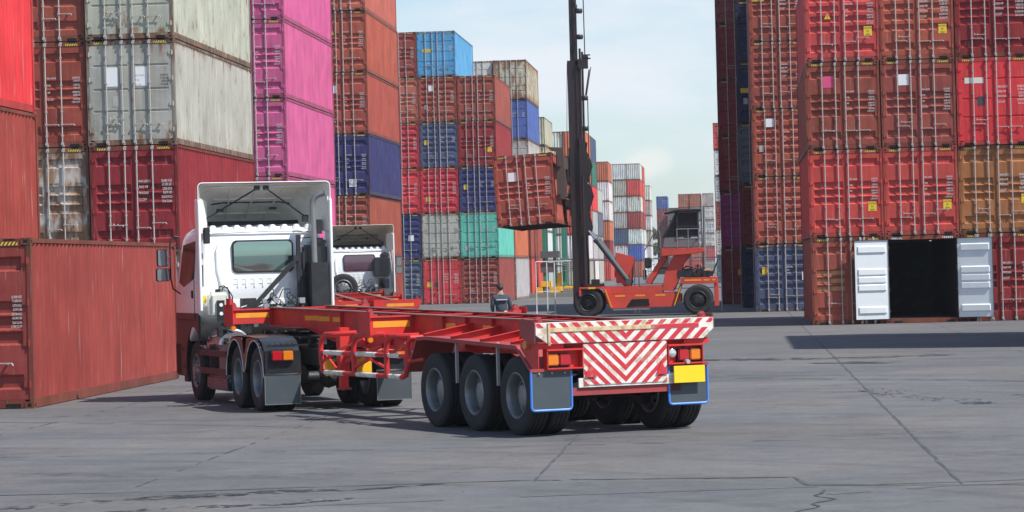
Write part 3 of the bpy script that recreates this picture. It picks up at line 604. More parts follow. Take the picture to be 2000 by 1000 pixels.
# near left container and the stack at its left
container(-11.93 - CW / 2, 46.0, 0, 'oxred', 0.22, 'A', 'near', label='scratched oxide red container with weathered corrugated side standing nearest the camera at left', extra=(('blk', 'L', 0.3, 0.3),))
S_(-15.1, 46.9, [('redbrown',), ('oxred', 0.25, 'A'), ('scarlet', 0.05, 'A', 'small')], 'in the stack cut by the left edge')
# stack with white doors beside the cab
S_(-15.15, 74.4, [('lgrey', 0.25, 'C'), ('maroon', 0.12, 'A', 'big', (), 'with bold white weights'), ('lgrey', 0.3, 'C', 'small', (('wbig', 'L', 0.62, 1.72), ('wbig', 'R', 0.30, 1.72), ('gsq', 'L', 0.72, 1.05)), 'with two white stickers'), ('cream', 0.35, 'C', 'small')], 'stack behind the cab deflector')
S_(-17.63, 74.5, [('redbrown',), ('rustwhite', 0.85, 'A', 'std', (), 'with orange rust'), ('redbrown', 0.15, 'A'), ('redbrown', 0.2, 'B')], 'second column from left')
S_(-16.45, 101.0, [('magenta',), ('pink', 0.02, 'A'), ('pink', 0.02, 'A'), ('pink', 0.0, 'A'), ('pink', 0.0, 'A')], 'in the all-pink stack')
S_(-17.13, 129.0, [('redbrown',), ('brick', 0.1, 'B'), ('navy', 0.08, 'A', 'std', (('wsq', 'R', 0.4, 0.42),)), ('brick', 0.1, 'A', 'std', (('wsq', 'L', 0.72, 1.95),)), ('brick', 0.1, 'A', 'std', (('warn', 'L', 0.75, 1.7),), 'with warning triangle'), ('salmon', 0.15, 'B')], 'stack right of the pink one')
# multicoloured wall in the middle
S_(-15.08, 175.0, [('redbrown', 0.12, 'B'), ('teal', 0.1, 'D', 'small', (('gsq', 'L', 0.3, 0.45),)), ('navy', 0.1, 'B', 'small', (('cau', 'L', 0.35, 1.45),)), ('maroon', 0.1, 'A', 'std', (('cau', 'R', 0.8, 0.9),), 'with yellow placard'), ('redbrown', 0.1, 'A')], 'right column of the mixed middle wall')
S_(-17.55, 175.0, [('crimson', 0.08, 'C', 'big', (('cau', 'L', 0.3, 1.1), ('blk', 'L', 0.75, 1.1))), ('lgrey', 0.3, 'D', 'small'), ('crimson', 0.05, 'B', 'std', (('cau', 'L', 0.4, 0.75),)), ('slate', 0.1, 'B', 'small', (('cau', 'L', 0.35, 1.45),), 'with placard'), ('redbrown', 0.12, 'B', 'std', (('wsq', 'L', 0.75, 2.0), ('gsq', 'L', 0.4, 0.8))), ('sky', 0.05, 'D', 'small', (('cap', 'L', 0.55, 1.5),), 'on the top')], 'central column of mixed middle wall')
S_(-20.02, 175.0, [('slate', 0.08, 'B', 'std'), ('navy', 0.1, 'B', None, (('wsq', 'R', 0.55, 1.2),)), ('crimson', 0.05, 'A'), ('crimson', 0.05, 'B', 'std', (), 'with white weights'), ('salmon', 0.12, 'A'), ('redbrown', 0.12, 'A')], 'left column of the mixed middle wall')
S_(-15.05, 187.6, [('lgrey', 0.1), ('orange', 0.2), ('redbrown',)], 'second rank behind the mixed wall', 1)
S_(-15.0, 201.3, [('coral', 0.1), ('redbrown', 0.2), ('redbrown',), ('cream', 0.4, 'C', None), ('blue', 0.08, 'C', 'small', (('wsq', 'L', 0.75, 1.75),)), ('rustwhite', 0.75, 'D', None, (), 'topping its column')], 'third rank behind the mixed wall', 1)
S_(-17.5, 201.5, [('redbrown',), ('lgrey',), ('redbrown',), ('redbrown',), ('redbrown',), ('white', 0.15, 'D', 'small')], 'third rank, left of the rusty-topped column', 1)
# far left rows, blank ends towards the camera
S_(-19.07, 278.7, [('lgrey', 0.2), ('white', 0.3), ('white', 0.3), ('lgrey',), ('rustwhite', 0.6), ('cream', 0.35)], 'in the far column left of the mast', 1, True)
S_(-16.74, 309.6, [('cream', 0.3), ('white', 0.3), ('brightred', 0.1), ('coral', 0.1), ('orange', 0.25), ('orange', 0.3)], 'far column hidden by the mast', 1, True)
S_(-19.2, 309.8, [('white', 0.3), ('white', 0.3), ('lgrey',), ('lgrey',), ('white', 0.4), ('white', 0.4)], 'in the far column beside the mast pulley', 1, True)
S_(-16.7, 322.2, [('white', 0.2), ('lgrey',), ('lgrey', 0.1), ('scarlet', 0.1), ('green', 0.1), ('slate', 0.1)], 'in the far column right behind the mast', 1, True)
S_(-16.7, 334.9, [('lgrey', 0.1), ('lgrey',), ('dkgrey',), ('lgrey', 0.05)], 'in the low far column behind the mast', 1, True)
S_(-18.46, 402.7, [('brightred', 0.1), ('maroon', 0.1), ('orange', 0.35), ('white', 0.35), ('white', 0.3), ('orange', 0.15)], 'in the distant column above the tilt cylinder', 1, True)
S_(-16.96, 493.0, [('orange', 0.4), ('blue', 0.25), ('white', 0.5), ('oxred', 0.4), ('white', 0.45), ('brightred', 0.3), ('white', 0.35, 'A', None, (), 'topping it')], 'distant white-topped right column', 1, True)
S_(-19.43, 493.0, [('salmon', 0.3), ('white', 0.5), ('slate', 0.35), ('lgrey', 0.4), ('white', 0.45), ('cream', 0.4), ('white', 0.35, 'A', None, (), 'topping it')], 'distant white-topped left column', 1, True)
S_(-16.9, 506.0, [('white', 0.4), ('white', 0.4), ('white', 0.4), ('oxred', 0.2), ('brightred', 0.2), ('brightred', 0.2), ('brightred', 0.2)], 'behind the distant white-topped column', 1, True)
S_(-16.4, 530.0, [('white', 0.4), ('white', 0.4), ('lgrey', 0.4), ('white', 0.4), ('cream', 0.4), ('white', 0.3)], 'peeping out right of the distant white column', 1, True)
S_(-15.3, 618.6, [('oxred', 0.3), ('oxred', 0.3), ('maroon', 0.2), ('oxred', 0.3), ('oxred', 0.35, 'B', 'big'), ('blue', 0.1, 'B', 'big')], 'in the lone slim distant tower', 1)
S_(-4.9, 603.0, [('lgrey', 0.4), ('coral', 0.3), ('white', 0.5), ('white', 0.5), ('white', 0.45), ('rustwhite', 0.4, 'D')], 'distant right column over the machine cab', 1)
S_(-7.6, 603.2, [('brightred', 0.3), ('orange', 0.3), ('white', 0.5), ('white', 0.5), ('lgrey', 0.45), ('orange', 0.3, 'B', 'big')], 'distant centre column over the machine cab', 1)
S_(-10.1, 603.4, [('brightred', 0.3), ('orange', 0.3), ('white', 0.5), ('white', 0.5), ('orange', 0.35), ('orange', 0.35, 'B', 'big', (), 'in two tones')], 'distant left column over the machine cab', 1)
S_(-12.4, 606, [('lgrey', 0.4), ('white', 0.4), ('white', 0.5), ('lgrey', 0.5), ('cream', 0.5)], 'between the slim tower and the machine cab', 1)
# right hand rows
ca = (('cau', 'R', 0.86, 0.83),)
S_(0, 92.0, [('brick', 0.35, 'A', None, tuple(('band', 'L', 0, z_ * 2.60) for z_ in (0.40, 0.50, 0.60)), 'with yellow bands'), ('coral', 0.1, 'A', 'std', ca), ('redbrown', 0.15, 'A', 'std', (('psq', 'L', 0.67, 2.08),), 'with pink sticker'), ('coral', 0.2, 'B', 'std', ca + (('warn', 'L', 0.68, 1.35),), 'with warning triangle')], 'left column, front right wall', xl=2.41)
S_(0, 92.0, [], '', xl=4.87)
S_(0, 92.05, [('maroon', 0.1, 'A', 'big'), ('ochre', 0.2, 'A', 'big', (('cau', 'R', 0.95, 0.95),)), ('scarlet', 0.03, 'C', 'big', (('wbar', 'L', 0.5, 1.98), ('blk', 'L', 0.72, 1.3))), ('maroon', 0.2, 'A', 'big')], 'right column of front right wall', xl=7.33)
for k, (ck, ru, stl, tx, ex, w) in enumerate([('brick', 0.2, 'A', None, (), 'with white-lined doors swung open'), ('coral', 0.08, 'A', 'std', ca, 'with yellow caution placard'), ('redbrown', 0.12, 'A', 'std', (('wsq', 'L', 0.67, 2.08),), 'with pale square sticker'), ('brick', 0.2, 'B', 'big', ca, 'with caution placard')]):
    container(4.87 + CW / 2, 92.02 + 0.01 * k, k * PITCH_Z, ck, ru, stl, tx, 2, False, ex, f"{CNAME[ck]} container {w}, {ORD[k]}, centre column, right wall", openn=(k == 0))
S_(0, 119.2, [('slate', 0.15, 'B', 'small', (('cau', 'L', 0.35, 1.6), ('wsq', 'R', 0.95, 1.35))), ('brick', 0.1, 'B'), ('brick', 0.1, 'B', 'std', (('wsq', 'L', 0.68, 2.15), ('gsq', 'L', 0.3, 1.05)), 'with white sticker'), ('redbrown', 0.1, 'B', 'big'), ('redbrown', 0.1, 'A', 'big', (('cap', 'L', 0.32, 1.7),))], 'left of the front right wall', xl=0.76)
S_(0, 119.3, [('redbrown',), ('brick',), ('slate',), ('redbrown',), ('maroon',)], 'second column of the set-back right row', xl=3.24)
S_(0, 131.0, [('deepnavy', 0.05), ('maroon', 0.1, 'B', None), ('dkgrey', 0.1, 'B', None), ('deepnavy', 0.05, 'A', None, (('cap', 'L', 0.35, 1.4), ('gsq', 'L', 0.3, 0.9))), ('deepnavy', 0.05, 'B', None), ('deepnavy', 0.05, 'A', None)], 'in the narrow shaded navy column', xl=0.19)
S_(0, 143.5, [('maroon', 0.2, 'A', 'small', (('cau', 'L', 0.9, 1.5),)), ('magenta', 0.05, 'B', None), ('maroon', 0.1, 'A', None), ('maroon', 0.1, 'A', None), ('maroon', 0.1, 'B', None), ('redbrown', 0.1, 'B', None, (('cap', 'L', 0.32, 1.7),))], 'in the shaded column edging the sky', xl=-0.84)
S_(0, 301.5, [('dkgrey', 0.2), ('lgrey', 0.2), ('redbrown', 0.2), ('lgrey', 0.2), ('white', 0.3), ('coral', 0.2)], 'in the sliver behind the right rows', 1, xl=-2.29)
# stack just outside the right edge, its shadow lies across the yard
S_(0, 64.2, [('redbrown',), ('oxred',), ('navy',), ('brick',)], 'in the near stack off to the right', xl=8.95)

# ------------------------------------------------------------------ wheels
def wheel_tyre(r, w, seg=40):
    b = MB(); h = w / 2
    prof = [(r * 0.56, -h * 0.62), (r * 0.60, -h * 0.88), (r * 0.80, -h), (r * 0.93, -h * 0.96), (r * 0.985, -h * 0.82), (r, -h * 0.70)]
    for g_ in (-0.42, 0.0, 0.42): prof += [(r, h * (g_ - 0.06)), (r * 0.977, h * (g_ - 0.05)), (r * 0.977, h * (g_ + 0.05)), (r, h * (g_ + 0.06))]
    prof += [(r, h * 0.70), (r * 0.985, h * 0.82), (r * 0.93, h * 0.96), (r * 0.80, h), (r * 0.60, h * 0.88), (r * 0.56, h * 0.62)]
    rings = []
    b.lathe([(a, c) for a, c in prof], (0, 0, 0), 'x', seg, False)
    return b.mesh('tyre', M['tread'], smooth=True)
def wheel_rim(r, w, deep=True, sg=-1):
    """steel disc; sg=-1: the dished side looks to -x"""
    b = MB(); h = w / 2; o = sg * h
    prof = [(r * 0.60, o * 0.90), (r * 0.575, o * 0.98), (r * 0.545, o * 0.90), (r * 0.52, o * 0.6)]
    if deep: prof += [(r * 0.50, -o * 0.15), (r * 0.44, -o * 0.38), (r * 0.30, -o * 0.42), (r * 0.27, -o * 0.1), (r * 0.26, o * 0.28), (r * 0.21, o * 0.34), (0.0001, o * 0.36)]
    else: prof += [(r * 0.50, o * 0.45), (r * 0.40, o * 0.75), (r * 0.28, o * 0.85), (r * 0.24, o * 1.1), (0.0001, o * 1.12)]
    b.lathe(prof, (0, 0, 0), 'x', 32, False)
    yb = (-o * 0.42) if deep else o * 0.86
    for k in range(10):
        t = 2 * math.pi * k / 10; c, s_ = math.cos(t) * r * 0.345, math.sin(t) * r * 0.345
        b.cyl((yb, c, s_), (yb + sg * 0.035, c, s_), 0.017, 6)
    for k in range(8):
        t = 2 * math.pi * (k + .5) / 8; c, s_ = math.cos(t) * r * 0.435, math.sin(t) * r * 0.435
        xx = (-o * 0.36) if deep else o * 0.68
        b.m(1).cyl((xx - sg * 0.002, c, s_), (xx + sg * 0.012, c, s_), 0.03, 8); b.m(0)
    return b.mesh('rim', [M['rim'], M['dark']], smooth=True)
me_tyre = wheel_tyre(0.51, 0.275); me_rim_o = wheel_rim(0.51, 0.275, True, -1); me_rim_f = wheel_rim(0.51, 0.275, False, -1)
def wheel(parent, x, y, out=-1, r=0.51, tyre=None, rim=None):
    w = empty('wheel', (x, y, r)); w.parent = parent
    if out > 0: w.rotation_euler = (0, 0, math.pi)
    inst('tyre', tyre or me_tyre, w, (0, 0, 0), (random.random() * 6, 0, 0)); inst('rim', rim or me_rim_o, w, (0, 0, 0), (random.random() * 6, 0, 0))
    return w

# ------------------------------------------------------------------ skeletal trailer
def trailer(name, loc, heading, zo, label, chev=True, cat='trailer'):
    t = empty(name, loc, R(heading)); tag(t, label, cat, 'skeletal container trailers')
    dz = lambda u: 1.44 + 0.015 * (u + 0.75) + zo
    # two main beams with gooseneck
    for xc in (0.75, 1.75):
        b = MB(); us = [-0.72, 0.2, 4.5, 7.4, 8.2, 9.4, 11.2]; zb = [1.14, 1.02, 1.00, 1.03, 1.10, 1.30, 1.33]
        for (ua, za), (ub, zc) in zip(zip(us, zb), zip(us[1:], zb[1:])):
            za += zo; zc += zo
            b.m(0).hexa([(xc - 0.007, ua, za), (xc + 0.007, ua, za), (xc + 0.007, ub, zc), (xc - 0.007, ub, zc), (xc - 0.007, ua, dz(ua) - 0.015), (xc + 0.007, ua, dz(ua) - 0.015), (xc + 0.007, ub, dz(ub) - 0.015), (xc - 0.007, ub, dz(ub) - 0.015)])
            b.hexa([(xc - 0.07, ua, za - 0.015), (xc + 0.07, ua, za - 0.015), (xc + 0.07, ub, zc - 0.015), (xc - 0.07, ub, zc - 0.015), (xc - 0.07, ua, za), (xc + 0.07, ua, za), (xc + 0.07, ub, zc), (xc - 0.07, ub, zc)])
            b.m(1).hexa([(xc - 0.07, ua, dz(ua) - 0.015), (xc + 0.07, ua, dz(ua) - 0.015), (xc + 0.07, ub, dz(ub) - 0.015), (xc - 0.07, ub, dz(ub) - 0.015), (xc - 0.07, ua, dz(ua)), (xc + 0.07, ua, dz(ua)), (xc + 0.07, ub, dz(ub)), (xc - 0.07, ub, dz(ub))])
        for u in (1.0, 2.2, 3.1, 3.9, 5.9, 6.9, 7.9):
            for s_ in (-1, 1): b.m(0).bb(xc + s_ * 0.008 if s_ > 0 else xc - 0.065, xc + 0.065 if s_ > 0 else xc - 0.008, u, u + 0.012, 1.05 + zo + (0.04 if u > 7 else 0), dz(u) - 0.016)
        b.build('main_beam', [M['red'], M['worn_top']], t)
    for u in (0.25, 1.0, 1.75, 2.5, 3.3, 4.2, 6.1, 7.0, 7.9, 8.8, 9.7, 10.5):
        b = MB(); z = dz(u) - 0.03; b.bb(0.758, 1.742, u, u + 0.07, z - 0.006, z); b.bb(0.758, 1.742, u + 0.03, u + 0.04, z - 0.10, z - 0.006); b.bb(0.758, 1.742, u, u + 0.07, z - 0.106, z - 0.10); b.build('cross_member', M['red'], t)
    # bolsters
    for u, ho in ((11.2, 0.27), (5.15, 0.30)):
        b = MB(); z = dz(u)
        for x0, x1 in ((0.0, 0.742), (0.758, 1.742), (1.758, 2.5)):
            b.bb(x0, x1, u - 0.09, u + 0.09, z - ho, z - 0.02)
            b.bb(x0, x1, u - 0.12, u - 0.092, z - 0.045, z - 0.02)
        for x0 in (-0.012, 2.5):
            b.bb(x0, x0 + 0.012, u - 0.22, u + 0.22, z - ho - 0.03, z + (0.06 if u > 6 else 0.05))
        if u < 6:
            for x0, s_ in ((0.0, 1), (2.5, -1)):
                b.prism([(x0 + s_ * 0.30, z - ho), (x0 + s_ * 0.742, z - ho), (x0 + s_ * 0.742, z - ho - 0.12)], 'y', u - 0.05, u + 0.05)
        o = b.build('bolster', M['red'], t, bevel=0.004)
        for x0 in (0.09, 1.83):
            MB().bb(x0, x0 + 0.58, u - 0.0945, u - 0.091, z - ho * 0.62, z - ho * 0.32).build('reflective_tape', M['orange_tape'], o)
        for x0 in (0.08, 2.42):
            q = MB(); q.bb(x0 - 0.08, x0 + 0.08, u - 0.1, u + 0.1, z - 0.02, z + 0.008); q.cyl((x0, u, z), (x0, u, z + 0.03), 0.055, 12); q.prism([(x0 - 0.05, z + 0.03), (x0 + 0.05, z + 0.03), (x0 + 0.02, z + 0.09), (x0 - 0.02, z + 0.09)], 'y', u - 0.03, u + 0.03); q.build('twist_lock', M['red_dull'], t)
        m = MB(); m.cyl((0.03, u - 0.14, z - ho - 0.06), (0.03, u - 0.09, z - ho - 0.06), 0.04, 12); m.build('marker_lamp', M['lamp_amber'], t)
    for u, w_ in ((9.6, 0.62), (9.0, 0.5), (8.35, 0.4), (7.2, 0.55), (6.1, 0.45), (4.0, 0.45), (2.6, 0.4), (1.1, 0.5), (0.1, 0.45)):
        MB().bb(0.7375, 0.7425, u - w_, u, dz(u) - 0.19, dz(u) - 0.115).build('reflective_tape', M['orange_tape'], t)
    # rear bolster with chevrons
    zt = 1.45 + zo
    b = MB(); b.prism([(-0.04, zt - 0.155), (0.13, 1.18 + zo), (2.37, 1.18 + zo), (2.52, zt - 0.145), (2.52, zt), (-0.04, zt)], 'y', -0.75, -0.70)
    b.bb(-0.04, 2.52, -0.70, -0.52, zt - 0.02, zt)
    b.bb(0.0, 2.48, -0.55, -0.52, 1.2 + zo, zt - 0.02)
    rb = b.build('rear_bolster', M['sign_white' if chev else 'red'], t, bevel=0.004)
    def stripes(shape, xc, y, w, per, z0, up=True, parent=rb, nm='red_stripe'):
        q = MB()
        for s_ in (-1, 1):
            for k in range(-14, 20):
                a = z0 + k * per
                st = [(xc, a), (xc + s_ * 3, a + 3 * 0.93), (xc + s_ * 3, a + 3 * 0.93 + w), (xc, a + w)]
                if s_ < 0: st = st[::-1]
                p = clip_convex(st, shape)
                if len(p) > 2:
                    ar = abs(sum(p[i][0] * p[(i + 1) % len(p)][1] - p[(i + 1) % len(p)][0] * p[i][1] for i in range(len(p)))) / 2
                    if ar > 2e-4: q.poly([(u_, y, v_) for u_, v_ in p])
        return q.build(nm, M['sign_red'], parent)
    if not chev:
        stripes = lambda *a, **k: None
        for xa in (0.3, 1.5): MB().bb(xa, xa + 0.8, -0.754, -0.7505, 1.25 + zo, 1.34 + zo).build('reflective_tape', M['orange_tape'], rb)
    low = [(0.005, zt - 0.20), (0.13, 1.182 + zo), (2.37, 1.182 + zo), (2.49, zt - 0.20), (2.47, zt - 0.125), (0.14, zt - 0.125)]
    stripes([(0.145, 1.184 + zo), (2.37, 1.184 + zo), (2.46, zt - 0.125), (0.145, zt - 0.125)], 1.24, -0.7525, 0.082, 0.165, 1.20 + zo)
    stripes([(-0.03, zt - 0.062), (2.51, zt - 0.062), (2.51, zt - 0.004), (-0.03, zt - 0.004)], 1.24, -0.7525, 0.075, 0.165, 1.22 + zo)
    if chev:
        q = MB(); q.bb(0.14, 1.60, -0.762, -0.7505, zt - 0.122, zt - 0.066); q.bb(0.125, 0.16, -0.768, -0.7505, 1.16 + zo, zt - 0.004); q.build('rusty_rail', M['cream_rust'], rb, bevel=0.003)
        MB().bb(1.601, 2.30, -0.758, -0.7505, zt - 0.118, zt - 0.068).build('painted_rail', M['sign_red'], rb)
    for x0 in (0.06, 2.42):
        q = MB(); q.bb(x0 - 0.09, x0 + 0.09, -0.69, -0.53, zt, zt + 0.012); q.cyl((x0, -0.61, zt), (x0, -0.61, zt + 0.035), 0.055, 12); q.prism([(x0 - 0.055, zt + 0.035), (x0 + 0.055, zt + 0.035), (x0 + 0.02, zt + 0.08), (x0 - 0.02, zt + 0.08)], 'y', -0.64, -0.58); q.build('twist_lock', M['red_dull'], t, bevel=0.006)
    MB().bb(2.52, 2.535, -0.74, -0.50, zt - 0.12, zt + 0.06).build('end_plate', M['worn_top'], t)
    MB().prism([(-0.74, zt - 0.26), (-0.55, zt - 0.26), (-0.30, zt - 0.16), (-0.30, zt + 0.03), (-0.36, zt + 0.06), (-0.74, zt + 0.03)][::-1], 'x', -0.056, -0.042).build('end_plate', M['red_dull'], t, bevel=0.004)
    # chevron plate under the bolster
    zc0, zc1 = 0.64 + zo, 1.165 + zo
    b = MB(); b.bb(0.63, 1.83, -0.738, -0.72, zc0, zc1); b.bb(0.56, 1.94, -0.728, -0.70, zc0 - 0.03, zc0 + 0.09); cp = b.build('chevron_plate', M['sign_white' if chev else 'red'], t, bevel=0.003)
    stripes([(0.635, zc0 + 0.003), (1.825, zc0 + 0.003), (1.825, zc1 - 0.003), (0.635, zc1 - 0.003)], 1.23, -0.7405, 0.073, 0.146, zc0 + 0.02, parent=cp)
    for x0 in (0.72, 1.745):
        MB().prism([(x0 - 0.085, zc0 + 0.10), (x0 + 0.085, zc0 + 0.10), (x0, zc0 + 0.26)], 'y', -0.757, -0.7415).build('reflector_triangle', M['sign_red'], cp)
    MB().bb(0.45, 2.05, -0.70, -0.62, zc0 - 0.13, zc0 - 0.03).build('underrun_bar', M['red_dull'], t)
    # lamp housings
    for x0, x1, lamps in ((0.11, 0.62, ((0.125, 0.285, 'lamp_amber'), (0.295, 0.455, 'lamp_red'))), (1.845, 2.36, ((2.01, 2.165, 'lamp_red'), (2.18, 2.335, 'lamp_amber')))):
        b = MB(); z0, z1 = 0.875 + zo, 1.115 + zo
        b.bb(x0, x1, -0.76, -0.62, z1 - 0.025, z1); b.bb(x0, x1, -0.76, -0.62, z0 - 0.02, z0); b.bb(x0, x0 + 0.015, -0.755, -0.62, z0, z1 - 0.025); b.bb(x1 - 0.015, x1, -0.755, -0.62, z0, z1 - 0.025); b.bb(x0 + 0.015, x1 - 0.015, -0.65, -0.64, z0, z1 - 0.025)
        hs = b.build('lamp_housing', M['red'], t, bevel=0.003)
        for a, c, mt in lamps:
            MB().bb(a, c, -0.735, -0.69, z0 + 0.03, z0 + 0.175).build('tail_lamp', M[mt], hs, bevel=0.014); MB().bb(a - 0.004, c + 0.004, -0.69, -0.65, z0 + 0.0, z0 + 0.18).build('lamp_base', M['rubber'], hs)
    MB().lathe([(0.001, -0.012), (0.04, -0.010), (0.055, 0.0), (0.055, 0.04)], (1.915, -0.735, 1.0 + zo), 'y', 20).build('reversing_lamp', M['lamp_clear'], t, smooth=True)
    MB().bb(1.94, 2.40, -0.74, -0.70, 0.845 + zo, 0.865 + zo).build('plate_bracket', M['red_dull'], t)
    MB().cyl((2.12, -0.78, 0.885 + zo), (2.12, -0.70, 0.885 + zo), 0.03, 12).build('plate_lamp', M['galv'], t)
    MB().bb(1.90, 2.355, -0.792, -0.785, 0.615 + zo, 0.835 + zo).build('number_plate', M['plate_yellow'], t, bevel=0.003)
    # mudflaps
    for x0, x1 in ((-0.11, 0.48), (1.86, 2.45)):
        z0, z1 = 0.33 + zo, 0.83 + zo
        f = MB().bb(x0 + 0.025, x1 - 0.025, -0.70, -0.69, z0 + 0.025, z1).build('mudflap', M['flap'], t)
        q = MB(); q.tube([(x0 + 0.012, -0.695, z1), (x0 + 0.012, -0.695, z0 + 0.05), (x0 + 0.025, -0.695, z0 + 0.02), (x0 + 0.055, -0.695, z0 + 0.01), (x1 - 0.055, -0.695, z0 + 0.01), (x1 - 0.025, -0.695, z0 + 0.02), (x1 - 0.012, -0.695, z0 + 0.05), (x1 - 0.012, -0.695, z1)], 0.017, 8); q.build('flap_edging', M['blue_edge'], f)
        b = MB(); b.bb(x0, x1, -0.712, -0.68, z1, z1 + 0.04); b.build('flap_bracket', M['red_dull'], t)
        for k in range(3): MB().cyl((x0 + 0.12 + k * 0.18, -0.72, z1 - 0.02), (x0 + 0.12 + k * 0.18, -0.70, z1 - 0.02), 0.012, 6).build('bolt', M['galv'], f)
    # long fenders
    for x0, x1, lip in ((0.0, 0.62, 0.0), (1.88, 2.5, 2.5)):
        path = [(3.62, 0.74), (3.42, 0.98), (3.24, 1.23), (2.9, 1.245), (0.35, 1.17), (-0.06, 1.155), (-0.28, 1.0), (-0.50, 0.84)]
        b = MB()
        for (ua, za), (ub, zb_) in zip(path, path[1:]):
            za += zo; zb_ += zo
            b.hexa([(x0, ua, za - 0.008), (x1, ua, za - 0.008), (x1, ub, zb_ - 0.008), (x0, ub, zb_ - 0.008), (x0, ua, za), (x1, ua, za), (x1, ub, zb_), (x0, ub, zb_)])
            xl = (x0, x0 + 0.008) if lip == 0 else (x1 - 0.008, x1)
            b.hexa([(xl[0], ua, za - 0.05), (xl[1], ua, za - 0.05), (xl[1], ub, zb_ - 0.05), (xl[0], ub, zb_ - 0.05), (xl[0], ua, za - 0.008), (xl[1], ua, za - 0.008), (xl[1], ub, zb_ - 0.008), (xl[0], ub, zb_ - 0.008)])
        b.build('fender', M['red_dull'], t)
        # gusset plates carrying the fender
        for u in (3.0, 2.05, 1.08, 0.12):
            s_ = 1 if lip == 0 else -1; xe = x0 if lip == 0 else x1; xi = 0.735 if lip == 0 else 1.765
            zf = 1.245 - 0.026 * (3 - u) + zo; q = MB()
            q.hexa([(xe + s_ * 0.01, u, zf), (xi, u - 0.02, zf), (xi, u, zf), (xe + s_ * 0.01, u + 0.012, zf), (xe + s_ * 0.01, u, zf + 0.03), (xi, u - 0.02, zf + 0.155), (xi, u, zf + 0.155), (xe + s_ * 0.01, u + 0.012, zf + 0.03)])
            q.hexa([(xe + s_ * 0.01, u - 0.05, zf + 0.03), (xi, u - 0.07, zf + 0.155), (xi, u, zf + 0.155), (xe + s_ * 0.01, u + 0.012, zf + 0.03), (xe + s_ * 0.01, u - 0.05, zf + 0.036), (xi, u - 0.07, zf + 0.161), (xi, u, zf + 0.161), (xe + s_ * 0.01, u + 0.012, zf + 0.036)])
            q.build('gusset', M['red'], t)
    for u in (0.66, 2.0):
        MB().bb(0.05, 0.09, u - 0.015, u + 0.015, 0.62 + zo, 1.19 + zo).build('fender_stay', M['galv'], t)
        MB().bb(2.41, 2.45, u - 0.015, u + 0.015, 0.62 + zo, 1.19 + zo).build('fender_stay', M['galv'], t)
    # rear corner cheek plates
    for x0 in (0.0, 2.1):
        b = MB(); b.prism([(-0.68, 0.85), (-0.52, 0.85), (-0.15, 1.12), (-0.15, 1.20), (-0.68, 1.20)][::-1], 'x', x0 + 0.02, x0 + 0.03)
        b.bb(x0 + 0.03, x0 + 0.38, -0.68, -0.62, 1.115 + zo, 1.19 + zo); o = b.build('cheek_plate', M['red'], t)
        o.location.z = 0
    m = MB(); m.cyl((-0.03, -0.38, 1.17 + zo), (0.05, -0.38, 1.17 + zo), 0.055, 16); m.build('marker_lamp', M['lamp_amber'], t)
    # axles, springs
    for u in (0.0, 1.33, 2.66):
        b = MB(); b.cyl((0.5, u, 0.51), (2.0, u, 0.51), 0.075, 12); b.cyl((0.62, u, 0.51), (0.70, u, 0.51), 0.19, 20); b.cyl((1.80, u, 0.51), (1.88, u, 0.51), 0.19, 20)
        b.cyl((0.95, u + 0.1, 0.65), (0.95, u + 0.35, 0.65), 0.10, 14); b.cyl((1.55, u + 0.1, 0.65), (1.55, u + 0.35, 0.65), 0.10, 14); b.build('axle', M['black'], t, smooth=True)
        for x0 in (0.75, 1.75):
            q = MB(); q.tube([(x0, u - 0.55, 0.78), (x0, u - 0.25, 0.70), (x0, u, 0.66), (x0, u + 0.25, 0.70), (x0, u + 0.55, 0.78)], 0.045, 8); q.bb(x0 - 0.04, x0 + 0.04, u + 0.55, u + 0.72, 0.72, 1.0 + zo); q.build('leaf_spring', M['black'], t)
        for x0, o_ in ((0.14, -1), (0.445, 1), (2.055, -1), (2.36, 1)):
            wheel(t, x0, u, -1 if o_ < 0 else 1)
    # landing gear, air tank, toolbox
    for x0 in (0.42, 2.08):
        b = MB(); b.bb(x0 - 0.08, x0 + 0.08, 7.05, 7.21, 0.62, 1.02 + zo + 0.3); b.bb(x0 - 0.06, x0 + 0.06, 7.07, 7.19, 0.40, 0.62); b.beam((x0, 7.0, 0.8), (0.75 if x0 < 1 else 1.75, 6.3, 1.05 + zo), 0.06, 0.06); b.build('landing_leg', M['red'], t, bevel=0.006)
        MB().bb(x0 - 0.09, x0 + 0.09, 7.04, 7.22, 0.37, 0.40).build('landing_foot', M['red_dull'], t)
    MB().cyl((0.5, 7.13, 0.95), (2.0, 7.13, 0.95), 0.03, 8).build('cross_shaft', M['red'], t)
    MB().bb(0.20, 0.34, 7.25, 7.4, 0.58, 0.84).build('valve_box', M['yel_frame'], t, bevel=0.02)
    MB().bb(0.66, 0.84, 7.0, 7.2, 0.60, 0.88).build('valve_box', M['yel_frame'], t, bevel=0.02)
    MB().lathe([(0.001, -0.42), (0.09, -0.40), (0.13, -0.34), (0.13, 0.34), (0.09, 0.40), (0.001, 0.42)], (1.2, 4.6, 0.85 + zo), 'x', 20).build('air_tank', M['grey_steel'], t, smooth=True)
    MB().bb(0.3, 2.2, 4.35, 4.43, 0.80, 0.90).build('guard_carrier', M['red_dull'], t)
